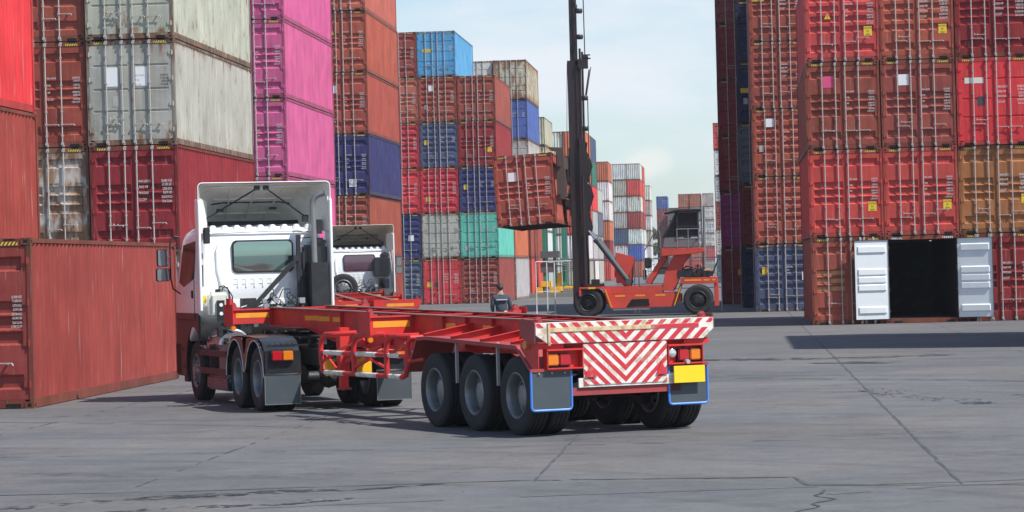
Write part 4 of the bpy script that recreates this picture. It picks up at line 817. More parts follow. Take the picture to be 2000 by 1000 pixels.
    # tubular side guards
    for sx, xg in ((1, 0.0), (-1, 2.5)):
        top, bot = 1.24 + zo, 0.66 + zo
        def loop(u, s_, zt_=top, rad=0.16):
            return [(xg + sx * 0.45, u + s_ * (rad + 0.40), zt_), (xg + sx * 0.05, u + s_ * (rad + 0.1), zt_), (xg, u + s_ * rad, zt_), (xg, u + s_ * 0.05, zt_ - 0.05), (xg, u, zt_ - rad), (xg, u, bot + 0.06)]
        gd = MB(); gd.tube([(xg + sx * 0.3, 6.25, top + 0.01), (xg, 6.4, top), (xg, 6.78, top - 0.01), (xg, 6.93, top - 0.08), (xg, 6.98, top - 0.22), (xg, 6.95, bot + 0.14), (xg, 6.90, bot + 0.02), (xg, 6.80, bot)], 0.040, 10)
        for u in (5.62, 4.35): gd.tube([(xg + sx * 0.25, u - 0.62, top + 0.0), (xg, u - 0.45, top), (xg, u - 0.16, top - 0.01), (xg, u - 0.04, top - 0.07), (xg, u, top - 0.2), (xg, u, bot)], 0.040, 10)
        gd.tube([(xg + sx * 0.25, 3.36, top - 0.02), (xg, 3.42, top - 0.02), (xg, 3.52, top - 0.08), (xg, 3.56, top - 0.2), (xg, 3.56, bot + 0.16), (xg, 3.64, bot + 0.03), (xg, 3.78, bot)], 0.040, 10)
        gd.tube([(xg, 6.93, top - 0.42), (xg + sx * 0.1, 6.35, top - 0.22), (xg + sx * 0.3, 5.95, top - 0.08)], 0.024, 8); gd.tube([(xg, 6.93, top - 0.25), (xg + sx * 0.1, 6.6, bot + 0.06)], 0.02, 8)
        gd.tube([(xg, 5.6, top - 0.48), (xg + sx * 0.2, 4.9, top - 0.22)], 0.03, 8); gd.tube([(xg, 5.5, top - 0.25), (xg + sx * 0.2, 4.75, top - 0.5)], 0.024, 8)
        gd.tube([(xg, 4.33, bot + 0.28), (xg, 3.6, bot + 0.48)], 0.026, 8); gd.tube([(xg, 3.56, bot + 0.22), (xg + sx * 0.1, 3.2, bot + 0.26)], 0.026, 8)
        g_ = gd.build('side_guard', M['red'], t, smooth=True)
        for zz, dzr in ((top - 0.28, 0.006), (bot, 0.0)):
            cuts = [6.85, 5.95, 5.55, 4.75, 4.3, 3.75]
            wb, rbm = MB(), MB()
            u_end = 6.95 if dzr else 6.82
            rbm.cyl((xg, u_end, zz), (xg, 3.6 if dzr else 3.74, zz), 0.034, 10)
            for a, c in ((6.8, 6.02), (5.5, 4.72), (4.24, 3.82)): MB().cyl((xg, a, zz), (xg, c, zz), 0.0375, 10).build('white_band', M['sign_white'], g_)
            rbm.build('guard_rail', M['red'], g_)
    # coupling plate under the gooseneck
    MB().bb(0.5, 2.0, 9.5, 11.0, 1.24 + zo, 1.275 + zo).build('coupling_plate', M['black'], t)
    MB().bb(-0.012, 0.03, 11.1, 11.3, dz(11.2) + 0.0, dz(11.2) + 0.16).build('corner_post', M['red'], t)
    return t
trailer('skeletal_trailer', (-2.90, 35.5, 0), 29.5, 0.0, 'red empty skeletal trailer with red and white chevron tail nearest the camera')
trailer('skeletal_trailer', (-11.90, 80.8, 0), 12.5, -0.12, 'red empty skeletal trailer farther back behind the nearer white cab', chev=False)

# ------------------------------------------------------------------ tractor unit
def tractor(name, loc, heading, near, label):
    t = empty(name, loc, R(heading)); tag(t, label, 'truck', 'white truck tractor units')
    YR = 4.2; W = 2.34
    # cab shell: stacked rounded outlines, front to back
    def outline(x0, x1, y0, y1, r, n=4):
        pts = []
        for cx, cy, a0 in ((x1 - r, y0 + r, -90), (x1 - r, y1 - r, 0), (x0 + r, y1 - r, 90), (x0 + r, y0 + r, 180)):
            for k in range(n + 1):
                a = R(a0 + 90 * k / n); pts.append((cx + r * math.cos(a), cy + r * math.sin(a)))
        return pts
    b = MB(); rings = []
    for z, x0, x1, y0, y1, r in ((1.02, 0.05, W - 0.05, 5.2, 6.12, .10), (1.30, 0.03, W - 0.03, 4.6, 6.16, .10), (1.50, 0.03, W - 0.03, YR + .04, 6.17, .10), (1.56, 0.02, W - 0.02, YR, 6.17, .12), (1.95, 0.02, W - 0.02, YR, 6.14, .12),
                              (2.10, 0.03, W - 0.03, YR - .01, 6.10, .12), (2.80, 0.09, W - 0.09, YR + .02, 5.88, .16), (2.92, 0.13, W - 0.13, YR + .06, 5.80, .2), (3.00, 0.22, W - 0.22, YR + .16, 5.65, .25), (3.02, 0.5, W - 0.5, YR + .4, 5.4, .25)):
        rings.append([b.bm.verts.new((p[0], p[1], z)) for p in outline(x0, x1, y0, y1, r)])
    for a, c in zip(rings, rings[1:]):
        for k in range(len(a)): b.face([a[k], a[(k + 1) % len(a)], c[(k + 1) % len(a)], c[k]])
    b.face(rings[0][::-1]); b.face(rings[-1])
    cab = b.build('cab_body', M['white_cab'], t, smooth=True)
    # roof ribs ending at the rear edge (scalloped look)
    q = MB()
    for k in range(9):
        x = 0.32 + k * 0.213; q.prism([(x - 0.075, 2.93), (x + 0.075, 2.93), (x + 0.045, 3.035), (x - 0.045, 3.035)], 'y', YR + 0.07, 5.2)
    q.build('roof_rib', M['white_cab'], cab, bevel=0.015)
    q = MB(); q.tube([(0.13, YR + 0.05, 2.87), (0.3, YR + 0.02, 2.90), (W / 2, YR + 0.01, 2.92), (W - 0.3, YR + 0.02, 2.90), (W - 0.13, YR + 0.05, 2.87)], 0.018, 8); q.build('roof_seam', M['white_cab'], cab, smooth=True)
    # pressed panel below the window
    q = MB()
    for k in range(8):
        x = 0.64 + k * 0.15
        q.bb(x, x + 0.075, YR - 0.014, YR + 0.02, 2.09, 2.11); q.bb(x + 0.06, x + 0.08, YR - 0.014, YR + 0.02, 1.95, 2.089); q.bb(x + 0.0, x + 0.06, YR - 0.012, YR + 0.02, 2.01, 2.022)
    q.build('pressed_ribs', M['white_cab'], cab, bevel=0.004)
    q = MB(); q.tube([(0.42, YR + 0.03, 2.75), (0.36, YR - 0.005, 2.6), (0.36, YR - 0.01, 2.25), (0.42, YR - 0.01, 2.0), (0.58, YR + 0.0, 1.88)], 0.03, 8); q.build('bulge_edge', M['white_cab'], cab, smooth=True)
    MB().bb(0.25, W - 0.22, YR - 0.012, YR + 0.02, 1.60, 1.74).build('lower_panel', M['white_cab'], cab, bevel=0.008)
    # rear window
    wx0, wx1, wz0, wz1 = 0.62, 1.71, 2.20, 2.77
    def rr(x0, x1, z0, z1, r, n=6):
        return [(cx + r * math.cos(R(a0 + 90 * k / n)), cz + r * math.sin(R(a0 + 90 * k / n))) for cx, cz, a0 in ((x1 - r, z0 + r, -90), (x1 - r, z1 - r, 0), (x0 + r, z1 - r, 90), (x0 + r, z0 + r, 180)) for k in range(n + 1)]
    ow = MB(); ow.prism(rr(wx0, wx1, wz0, wz1, 0.09), 'y', YR - 0.022, YR + 0.04); wf = ow.build('rear_window', M['rubber'], cab)
    ow = MB(); ed = rr(wx0 + 0.028, wx1 - 0.028, wz0 + 0.028, wz1 - 0.028, 0.07); zs = [wz0 + 0.028 + (wz1 - wz0 - 0.056) * k / 16 for k in range(17)]
    prev = None     # slightly domed pane
    for z in zs:
        tt = (z - (wz0 + wz1) / 2 - 0.06) / 0.3; ins = [p[0] for p in clip(clip(ed, 0, 1, z + 1e-4), 0, -1, -(z - 1e-4))] or [wx0 + 0.1, wx1 - 0.1]
        row = [ow.bm.verts.new((x, YR - 0.036 + 0.011 * tt * tt, z)) for x in (min(ins), max(ins))]
        if prev: ow.face([prev[0], prev[1], row[1], row[0]])
        prev = row
    pane = ow.build('window_pane', M['glass'] if near else M['glass2'], cab, smooth=True)
    # side door windows and details (both sides)
    for sx, xw in ((-1, 0.0), (1, W)):
        q = MB(); p = [(4.62, 2.12), (5.42, 1.98), (5.78, 2.06), (5.62, 2.72), (4.62, 2.78)]
        def xs(z): return (0.022 + (z - 2.1) * 0.088 if z > 2.1 else 0.022)
        v = [(xs(z) - 0.006 if sx < 0 else W - xs(z) + 0.006, y, z) for y, z in p]; q.poly(v if sx < 0 else v[::-1])
        q.build('side_window', M['glass_dark'], cab)
        q = MB(); xx = 0.016 if sx < 0 else W - 0.016
        q.tube([(xx, 4.56, 1.4), (xx, 4.56, 2.1), (xx + (0.055 if sx < 0 else -0.055), 4.57, 2.82)], 0.006, 6); q.tube([(xx, 4.56, 1.40), (xx, 5.9, 1.40)], 0.006, 6); q.build('door_gap', M['rubber'], cab)
        q = MB(); q.bb(xx - 0.012, xx + 0.012, 4.66, 4.78, 1.78, 1.92); q.build('door_handle', M['black'], cab, bevel=0.008)
    # underside skirt, front wheel arch, bumper
    for sx in (0, 1):
        x0, x1 = (0.02, 0.06) if sx == 0 else (W - 0.06, W - 0.02)
        b = MB(); arc = [(4.75 + 0.62 * math.cos(R(a)), 0.51 + 0.62 * math.sin(R(a)) * 1.25) for a in range(0, 181, 15)]
        b.prism([(5.36, 0.40), (6.16, 0.40), (6.16, 1.40), (4.15, 1.50), (4.15, 1.0)] + [(max(4.16, y), max(0.51, z)) for y, z in arc[::-1][2:-1]][::1], 'x', x0, x1) if False else None
        pts = [(5.38, 0.42)] + [(y, z) for y, z in arc[1:9]] + [(4.18, 1.25), (4.18, 1.50), (6.16, 1.50), (6.16, 0.42)]
        for i in range(len(arc) - 4):
            (ya, za), (yb, zb_) = arc[i], arc[i + 1]
            b.hexa([(x0, ya, za), (x1, ya, za), (x1, yb, zb_), (x0, yb, zb_), (x0, ya, 1.52), (x1, ya, 1.52), (x1, yb, 1.52), (x0, yb, 1.52)])
        b.bb(x0, x1, 5.37, 6.14, 0.42, 1.52)
        b.build('cab_side_skirt', M['skirt'], cab)
    b = MB(); b.bb(0.02, W - 0.02, 5.75, 6.25, 0.40, 1.0); b.bb(0.06, W - 0.06, 5.4, 5.75, 0.42, 0.95); b.build('bumper', M['maroon'] if near else M['black'], t, bevel=0.03)
    b = MB(); b.bb(0.06, 0.40, 5.42, 5.74, 0.30, 0.42); b.bb(0.02, 0.3, 5.44, 5.7, 0.55, 0.60); b.bb(0.02, 0.3, 5.44, 5.7, 0.85, 0.9); b.build('entry_step', M['black'], t)
    # roof fairing: shell open to the rear
    top = 3.77
    def sect(k, inset=0.0):
        f = k; zt = top - 0.72 * f ** 1.7 - inset; x0 = -0.01 + 0.50 * f + inset; x1 = W + 0.01 - 0.50 * f - inset; zb_ = 3.02 - 0.1 * f if f > 0.12 else 2.95; rad = 0.075 + 0.2 * f
        y = 3.98 + 1.75 * f - (0.0 if inset == 0 else 0.02)
        pts = [(x0, zb_ - 0.05)]
        for n_ in range(7): a = R(180 - 90 * n_ / 6); pts.append((x0 + rad + rad * math.cos(a), max(zb_, zt - rad + rad * math.sin(a))))
        for n_ in range(7): a = R(90 - 90 * n_ / 6); pts.append((x1 - rad + rad * math.cos(a), max(zb_, zt - rad + rad * math.sin(a))))
        pts.append((x1, zb_ - 0.05)); return [(x, y, z) for x, z in pts]
    fs = [i / 14 for i in range(15)]
    b = MB(); G = [[b.bm.verts.new(p) for p in sect(f)] for f in fs]
    for a, c in zip(G, G[1:]):
        for i in range(len(a) - 1): b.face([a[i], a[i + 1], c[i + 1], c[i]])
    b.face(G[-1]); fa = b.build('roof_fairing', M['white_cab'], t, smooth=True)
    b = MB(); G2 = [[b.bm.verts.new(p) for p in sect(f * 0.97, 0.022)] for f in fs]
    for a, c in zip(G2, G2[1:]):
        for i in range(len(a) - 1): b.face([c[i], c[i + 1], a[i + 1], a[i]])
    b.face(G2[-1][::-1]); b.build('fairing_lining', M['grp'] if near else M['grp2'], fa, smooth=True)
    b = MB(); b.tube([(p[0], p[1] - 0.0, p[2]) for p in sect(0, 0.006)], 0.009, 8); b.build('fairing_rim', M['white_cab'] if near else M['grp2'], fa, smooth=True)
    rib = MB()
    def on(f, s_):   # point on lining at fraction f deep, s_ 0..1 across the top
        S = sect(f * 0.97, 0.035); x0, x1 = S[0][0], S[-1][0]; x = x0 + (x1 - x0) * s_; zt = max(p[2] for p in S); e = min(s_, 1 - s_) * (x1 - x0); rad = 0.075 + 0.2 * f
        z = zt if e > rad else zt - rad + math.sqrt(max(0, rad * rad - (rad - e) ** 2)); return (x, S[0][1], z - 0.004)
    for s_ in (0.26, 0.5, 0.74): rib.tube([on(f, s_) for f in (0.18, 0.3, 0.45, 0.6, 0.75, 0.88)], 0.016, 8)
    for f in (0.16, 0.52, 0.80): rib.tube([on(f, k / 10) for k in range(1, 10)], 0.014, 8)
    rib.build('stiffening_rib', M['grp'] if near else M['grp2'], fa, smooth=True)
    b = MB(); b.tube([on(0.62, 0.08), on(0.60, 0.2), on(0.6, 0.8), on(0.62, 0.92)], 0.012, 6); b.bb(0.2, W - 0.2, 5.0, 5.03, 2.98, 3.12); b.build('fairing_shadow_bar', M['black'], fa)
    for (a, c) in (((1.06, 4.06, 3.66), (0.11, 4.3, 3.10)), ((1.22, 4.06, 3.66), (1.98, 4.3, 3.16))):
        b = MB(); b.tube([a, c], 0.014, 8); b.bb(a[0] - 0.045, a[0] + 0.045, a[1] - 0.05, a[1] + 0.03, a[2] - 0.03, a[2] + 0.05); b.bb(c[0] - 0.05, c[0] + 0.05, c[1] - 0.03, c[1] + 0.05, c[2] - 0.09, c[2] + 0.03); b.build('fairing_strut', M['black'], fa)
    for x, z in ((0.52, 3.31), (1.47, 3.33)): MB().bb(x - 0.06, x + 0.06, 4.55, 4.62, z - 0.03, z + 0.02).build('bracket', M['black'], fa)
    # side extenders
    for x0, zb_ in ((-0.03, 1.56), (W - 0.03, 1.30 if near else 1.45)):
        b = MB(); s_ = 1 if x0 > 1 else -1
        b.hexa([(x0, 3.90, zb_), (x0 + 0.05, 3.90, zb_), (x0 + 0.05 - s_ * 0.02, 4.24, zb_), (x0 - s_ * 0.02, 4.24, zb_), (x0, 3.90, 3.46), (x0 + 0.05, 3.90, 3.46), (x0 + 0.05 - s_ * 0.02, 4.24, 3.50), (x0 - s_ * 0.02, 4.24, 3.50)])
        e = b.build('side_extender', M['white_cab'], t, bevel=0.012)
        if near and s_ > 0: MB().bb(x0 - 0.002, x0 + 0.052, 3.896, 3.93, 1.52, 1.58).build('red_reflector', M['lamp_red'], e)
        b = MB(); z_ = 3.42; b.hexa([(x0 + (0.05 if s_ < 0 else 0.0), 3.96, 2.9), (x0 + (0.07 if s_ < 0 else -0.02), 3.96, 2.9), (x0 + (0.25 if s_ < 0 else -0.2), 4.3, 2.9), (x0 + (0.22 if s_ < 0 else -0.17), 4.3, 2.9), (x0 + (0.05 if s_ < 0 else 0.0), 3.96, 3.5), (x0 + (0.07 if s_ < 0 else -0.02), 3.96, 3.5), (x0 + (0.25 if s_ < 0 else -0.2), 4.3, 3.45), (x0 + (0.22 if s_ < 0 else -0.17), 4.3, 3.45)]); b.build('extender_fillet', M['grp'], t)
    if near:
        b = MB(); b.bb(0.10, 0.20, 4.0, 4.12, 2.72, 3.0); b.bb(2.05, 2.2, 4.0, 4.12, 2.85, 3.1); b.build('bracket_pair', M['black'], t, bevel=0.01)
        b = MB()
        for z in (2.18, 2.52): b.bb(0.06, 0.10, YR - 0.03, YR + 0.01, z - (0.06 if z > 2.4 else 0.20), z + (0.04 if z > 2.4 else 0.18))
        b.build('latch', M['black'], t, bevel=0.006)
        # exhaust
        b = MB(); b.tube([(2.02, 3.90, 2.34), (2.01, 3.90, 3.30), (2.015, 3.89, 3.42), (2.05, 3.87, 3.49), (2.11, 3.84, 3.53), (2.20, 3.80, 3.56)], 0.052, 14, caps=False); ex = b.build('exhaust_pipe', M['grey_steel'], t, smooth=True)
        b = MB(); b.tube([(2.05, 3.87, 3.49), (2.13, 3.835, 3.535), (2.195, 3.803, 3.557)], 0.044, 14); b.build('pipe_bore', M['dark'], ex)
        MB().bb(1.90, 2.22, 3.72, 4.04, 1.40, 2.35).build('exhaust_box', M['black'], t, bevel=0.012)
        b = MB(); b.bb(1.84, 2.30, 4.05, 4.18, 2.20, 2.66); b.prism([(1.98, 2.66), (2.30, 2.66), (2.26, 2.78), (2.06, 2.78)], 'y', 4.05, 4.18); b.bb(1.84, 2.28, 4.02, 4.18, 1.5, 2.16)
        ai = b.build('air_intake', M['gloss_black'], t, bevel=0.035)
        for z in (2.30, 2.50): MB().cyl((2.06, 4.03, z), (2.06, 4.06, z), 0.022, 12).build('bolt', M['dark'], ai)
        b = MB(); b.bb(1.73, 1.80, 3.98, 4.05, 1.45, 2.84); b.bb(1.83, 1.87, 3.98, 4.02, 1.45, 2.55); b.cyl((1.80, 4.0, 2.78), (2.05, 3.95, 2.80), 0.01, 6); b.cyl((1.80, 4.0, 2.12), (2.05, 3.95, 2.14), 0.01, 6); b.build('hose_post', M['black'], t)
        b = MB(); b.beam((1.73, 4.0, 2.42), (0.84, 3.6, 1.62), 0.045, 0.07); b.bb(1.66, 1.76, 3.96, 4.02, 2.38, 2.48); b.build('diagonal_brace', M['black'], t)
        # coolant tank
        b = MB(); b.bb(0.13, 0.50, 3.88, 4.10, 1.44, 1.88); tk = b.build('coolant_tank', M['tank_white'], t, bevel=0.05)
        MB().bb(0.19, 0.22, 3.872, 3.88, 1.52, 1.82).build('tank_rib', M['tank_white'], tk); MB().bb(0.43, 0.46, 3.872, 3.88, 1.52, 1.82).build('tank_rib', M['tank_white'], tk)
        pb = MB().bb(0.26, 0.385, 3.83, 3.876, 1.38, 1.74).build('sensor_plate', M['black'], t)
        for z in (1.66, 1.51): MB().cyl((0.322, 3.82, z), (0.322, 3.832, z), 0.032, 16).build('white_disc', M['white_sticker'], pb)
        MB().cyl((0.31, 3.99, 1.87), (0.31, 3.99, 1.93), 0.05, 14).build('tank_cap', M['black'], tk)
        MB().bb(0.04, 0.12, 4.08, 4.12, 1.70, 1.82).build('sticker', M['yellow'], t)
        b = MB(); b.tube([(0.30, 3.95, 1.88), (0.33, 3.95, 1.97), (0.40, 3.93, 1.99), (0.47, 3.92, 1.93), (0.51, 3.9, 1.75), (0.50, 3.9, 1.3)], 0.011, 6); b.tube([(0.36, 3.95, 1.86), (0.39, 3.95, 1.96), (0.46, 3.93, 1.96), (0.54, 3.9, 1.8), (0.56, 3.9, 1.25)], 0.011, 6); b.build('coolant_hose', M['black'], t)
    else:
        b = MB(); b.bb(1.62, 2.20, 3.9, 4.16, 2.0, 2.66); b.prism([(1.8, 2.66), (2.2, 2.66), (2.12, 2.84), (1.95, 2.84)], 'y', 3.95, 4.16); ai = b.build('air_intake', M['gloss_black'], t, bevel=0.05)
        for i in range(4):
            for j in range(6): MB().bb(1.84 + i * 0.08, 1.90 + i * 0.08, 3.89, 3.902, 2.08 + j * 0.09, 2.13 + j * 0.09).build('intake_slot', M['dark'], ai)
        MB().lathe([(0.17, -0.02), (0.18, 0), (0.18, 0.3), (0.15, 0.32)], (1.98, 4.0, 1.62), 'z', 20).build('air_filter', M['gloss_black'], t, smooth=True)
        sp = empty('spare_wheel', (0.55, 3.55, 1.62)); sp.parent = t; sp.rotation_euler = (R(0), 0, R(90))
        inst('tyre', me_tyre, sp); inst('rim', me_rim_f, sp)
    # coiled air lines and clutter behind the cab
    for x0 in (1.22, 1.52):
        pts = []
        for k in range(90):
            s_ = k / 89; cx = x0 + 0.22 * s_; cy = 3.85 - 0.55 * s_; cz = 1.80 - 0.34 * s_; a = k * 0.62
            pts.append((cx + 0.05 * math.cos(a), cy + 0.02 * math.cos(a), cz + 0.05 * math.sin(a)))
        b = MB(); b.tube([(x0 - 0.1, 4.1, 1.75), (x0 - 0.06, 4.0, 1.9), (x0 + 0.05, 3.9, 1.9)] + pts, 0.0095, 5); b.build('coiled_hose', M['black'], t)
    rnd = random.Random(5)
    b = MB()
    for k in range(26):
        x, y, z = rnd.uniform(0.45, 1.9), rnd.uniform(3.5, 4.1), rnd.uniform(1.05, 1.68); s_ = rnd.uniform(0.04, 0.13); b.bb(x - s_, x + s_, y - s_, y + s_, z - s_ * 0.8, z + s_ * 0.8)
    for k in range(16):
        x, y, z = rnd.uniform(0.3, 1.9), rnd.uniform(3.3, 4.1), rnd.uniform(1.0, 1.65); b.tube([(x, y, z), (x + rnd.uniform(-.3, .3), y + rnd.uniform(-.1, .1), z + rnd.uniform(-.1, .15)), (x + rnd.uniform(-.5, .5), y, z + rnd.uniform(-.2, .2))], rnd.uniform(0.01, 0.025), 6)
    b.build('engine', M['black'], t)
    b = MB()
    for k in range(10):
        x, y, z = rnd.uniform(0.5, 1.7), rnd.uniform(3.42, 3.6), rnd.uniform(1.25, 1.72); s_ = rnd.uniform(0.02, 0.05); b.bb(x - s_, x + s_, y - s_, y + s_, z - s_, z + s_)
    for k in range(8):
        x, y, z = rnd.uniform(0.5, 1.6), rnd.uniform(3.4, 3.5), rnd.uniform(1.2, 1.7); b.tube([(x, y, z), (x + rnd.uniform(0, .12), y, z + rnd.uniform(-.12, .1)), (x + rnd.uniform(.1, .2), y, z + rnd.uniform(-.1, .1))], 0.013, 6)
    b.build('engine_fittings', M['aluminium'], t)
    b = MB()
    for k in range(16):
        x, z = rnd.uniform(0.15, 0.65), rnd.uniform(1.0, 1.35); y = rnd.uniform(3.2, 4.2); b.tube([(x, y, z), (x + rnd.uniform(-.15, .25), y - 0.1, z + rnd.uniform(-.1, .1)), (x + rnd.uniform(-.2, .4), y, z + rnd.uniform(-.3, .05))], rnd.uniform(0.008, 0.03), 6)
    for k in range(8):
        x, y, z = rnd.uniform(0.15, 0.6), rnd.uniform(3.1, 4.2), rnd.uniform(1.0, 1.3); s_ = rnd.uniform(0.03, 0.08); b.bb(x - s_, x + s_, y - s_, y + s_, z - s_, z + s_)
    b.build('suspension_parts', M['black'], t)
    # chassis rails, fifth wheel
    for x0 in (0.76, 1.52):
        b = MB(); b.bb(x0, x0 + 0.07, -0.85, 5.5, 0.72, 0.98); b.build('chassis_rail', M['black'], t)
    for y0 in (-0.8, 0.3, 1.0, 2.2, 3.2): MB().bb(0.83, 1.52, y0, y0 + 0.1, 0.76, 0.94).build('chassis_crossmember', M['black'], t)
    b = MB(); b.prism([(0.05, 1.12), (1.25, 1.17), (1.25, 1.20), (0.05, 1.15)], 'x', 0.72, 1.62); b.bb(0.80, 0.95, 0.4, 0.9, 0.98, 1.13); b.bb(1.4, 1.55, 0.4, 0.9, 0.98, 1.13); b.build('fifth_wheel', M['black'], t)
    for x0 in (0.72, 1.50): MB().bb(x0, x0 + 0.10, 2.3, 2.42, 0.98, 1.24).build('frame_bracket', M['black'], t)
    for y0 in (0, 1.35):
        b = MB(); b.cyl((0.5, y0, 0.51), (1.85, y0, 0.51), 0.09, 12); b.lathe([(0.05, -0.2), (0.17, -0.1), (0.2, 0), (0.17, 0.1), (0.05, 0.2)], (1.17, y0, 0.52), 'x', 20); b.cyl((1.17, y0 - 0.32, 0.55), (1.17, y0, 0.52), 0.07, 10)
        b.cyl((0.62, y0 - 0.35, 0.62), (0.62, y0 - 0.1, 0.62), 0.11, 14); b.cyl((1.72, y0 - 0.35, 0.62), (1.72, y0 - 0.1, 0.62), 0.11, 14); b.build('axle', M['black'], t, smooth=True)
        for x0, o_ in ((0.14, -1), (0.445, 1), (W - 0.445, -1), (W - 0.14, 1)): wheel(t, x0, y0, o_)
    b = MB(); b.cyl((0.3, 4.75, 0.51), (W - 0.3, 4.75, 0.51), 0.06, 10); b.build('front_axle', M['black'], t)
    wheel(t, 0.19, 4.75, -1, rim=me_rim_f); wheel(t, W - 0.19, 4.75, 1, rim=me_rim_f)
    b = MB(); b.cyl((0.02, 4.75, 0.51), (0.10, 4.75, 0.51), 0.09, 14); b.build('hub_cap', M['grey_steel'], t)
    # rear fenders: twin arches
    for x0, x1 in ((-0.04, 0.56), (W - 0.56, W + 0.04)):
        def arch(yc, a0, a1, st, r=0.62): return [(yc + r * math.cos(R(a)), 0.50 + r * math.sin(R(a))) for a in range(a0, a1, st)]
        path = [(-0.62, 0.64), (-0.61, 0.85)] + arch(0.0, 160, 20, -14) + [(0.66, 0.64)]
        p1 = arch(0.0, 176, 10, -12) + [(0.675, 0.60)]; p2 = [(0.675, 0.60)] + arch(1.35, 170, -5, -12)
        b = MB()
        for pth in (p1, p2):
            for (ya, za), (yb, zb_) in zip(pth, pth[1:]):
                b.hexa([(x0, ya, za), (x1, ya, za), (x1, yb, zb_), (x0, yb, zb_), (x0, ya, za + 0.014), (x1, ya, za + 0.014), (x1, yb, zb_ + 0.014), (x0, yb, zb_ + 0.014)])
        # bridging top between the arches
        tp = [(-0.62, 0.60), (-0.60, 0.82), (-0.52, 0.98), (-0.38, 1.09), (-0.15, 1.15), (0.4, 1.165), (1.35, 1.165), (1.6, 1.15), (1.85, 1.0), (1.97, 0.75)]
        for (ya, za), (yb, zb_) in zip(tp, tp[1:]): b.hexa([(x0 + 0.03, ya, za + 0.01), (x1 - 0.0, ya, za + 0.01), (x1, yb, zb_ + 0.01), (x0 + 0.03, yb, zb_ + 0.01), (x0 + 0.06, ya, za + 0.02), (x1, ya, za + 0.02), (x1, yb, zb_ + 0.02), (x0 + 0.06, yb, zb_ + 0.02)])
        xs_ = x0 if x0 < 1 else x1
        # outer cheek between arches
        for pth in (p1, p2):
            for (ya, za), (yb, zb_) in zip(pth, pth[1:]):
                if min(za, zb_) < 0.55: continue
                zz = lambda y: min(1.16, 1.16 - max(0, -y - 0.15) * 0.5 - max(0, y - 1.6) * 0.9)
                za2, zb2 = max(za + 0.014, min(zz(ya), za + 0.30)), max(zb_ + 0.014, min(zz(yb), zb_ + 0.30))
                xa, xb = (xs_ + 0.004, xs_ + 0.012) if x0 < 1 else (xs_ - 0.012, xs_ - 0.004)
                b.hexa([(xa, ya, za), (xb, ya, za), (xb, yb, zb_), (xa, yb, zb_), (xa, ya, za2), (xb, ya, za2), (xb, yb, zb2), (xa, yb, zb2)])
        fd = b.build('rear_fender', M['gloss_black'], t, smooth=True)
        q = MB(); q.tube([(xs_, y, z) for y, z in p1], 0.009, 6); q.tube([(xs_, y, z) for y, z in p2[1:]], 0.009, 6); q.build('fender_edging', M['sign_white'], fd)
        MB().bb(x0, x1, -0.66, -0.60, 0.60, 0.96).build('fender_tail', M['gloss_black'], fd, bevel=0.02)
        MB().bb(x0 - 0.005, x1, -0.672, -0.655, 0.585, 0.61).build('flap_strip', M['chrome'], fd)
        fl = MB().bb(x0, x1 - 0.02, -0.665, -0.655, 0.12, 0.585).build('mudflap', M['flap'], t)
        q = MB()
        for a, c, d, e in ((x0, x1 - 0.02, 0.12, 0.13), (x0, x0 + 0.01, 0.13, 0.58), (x1 - 0.03, x1 - 0.02, 0.13, 0.58)): q.bb(a, c, -0.669, -0.666, d, e)
        q.build('flap_edge', M['grey_steel'], fl)
        lx = x0 + 0.10
        hs = MB().bb(lx, lx + 0.37, -0.71, -0.64, 0.79, 0.985).build('lamp_housing', M['black'], t, bevel=0.01)
        a_, c_ = ('lamp_red', 'lamp_amber') if x0 < 1 else ('lamp_amber', 'lamp_red')
        MB().bb(lx + 0.015, lx + 0.18, -0.735, -0.71, 0.81, 0.96).build('tail_lamp', M['lamp_red'], hs, bevel=0.012)
        MB().bb(lx + 0.19, lx + 0.355, -0.735, -0.71, 0.81, 0.96).build('tail_lamp', M['lamp_amber'], hs, bevel=0.012)
        q = MB(); q.bb(lx - 0.04, lx + 0.40, -0.69, -0.60, 1.02, 1.06); q.bb(lx + 0.40, lx + 0.62, -0.66, -0.62, 1.03, 1.055)
        for k in range(5): q.cyl((lx + k * 0.09, -0.65, 1.06), (lx + k * 0.09, -0.65, 1.08), 0.012, 6)
        q.build('lamp_bracket', M['gloss_black'], t)
    # side: guards, tank, battery box
    for z, z1 in ((0.80, 0.90), (0.49, 0.60)): MB().bb(0.02, 0.06, 2.27, 4.28, z, z1).build('side_guard_rail', M['maroon'], t, bevel=0.006)
    for y0 in (2.9, 3.6): MB().bb(0.06, 0.5, y0, y0 + 0.05, 0.5, 1.0).build('guard_post', M['maroon'], t)
    MB().lathe([(0.001, -0.5), (0.24, -0.5), (0.27, -0.47), (0.27, 0.47), (0.24, 0.5), (0.001, 0.5)], (0.42, 3.78, 0.98), 'y', 28).build('air_tank', M['aluminium'], t, smooth=True)
    MB().bb(0.10, 0.60, 2.5, 4.1, 0.22, 0.46).build('fuel_tank', M['dark_blue'], t, bevel=0.03)
    MB().bb(1.8, W - 0.05, 2.4, 4.0, 0.35, 0.95).build('battery_box', M['black'], t, bevel=0.02)
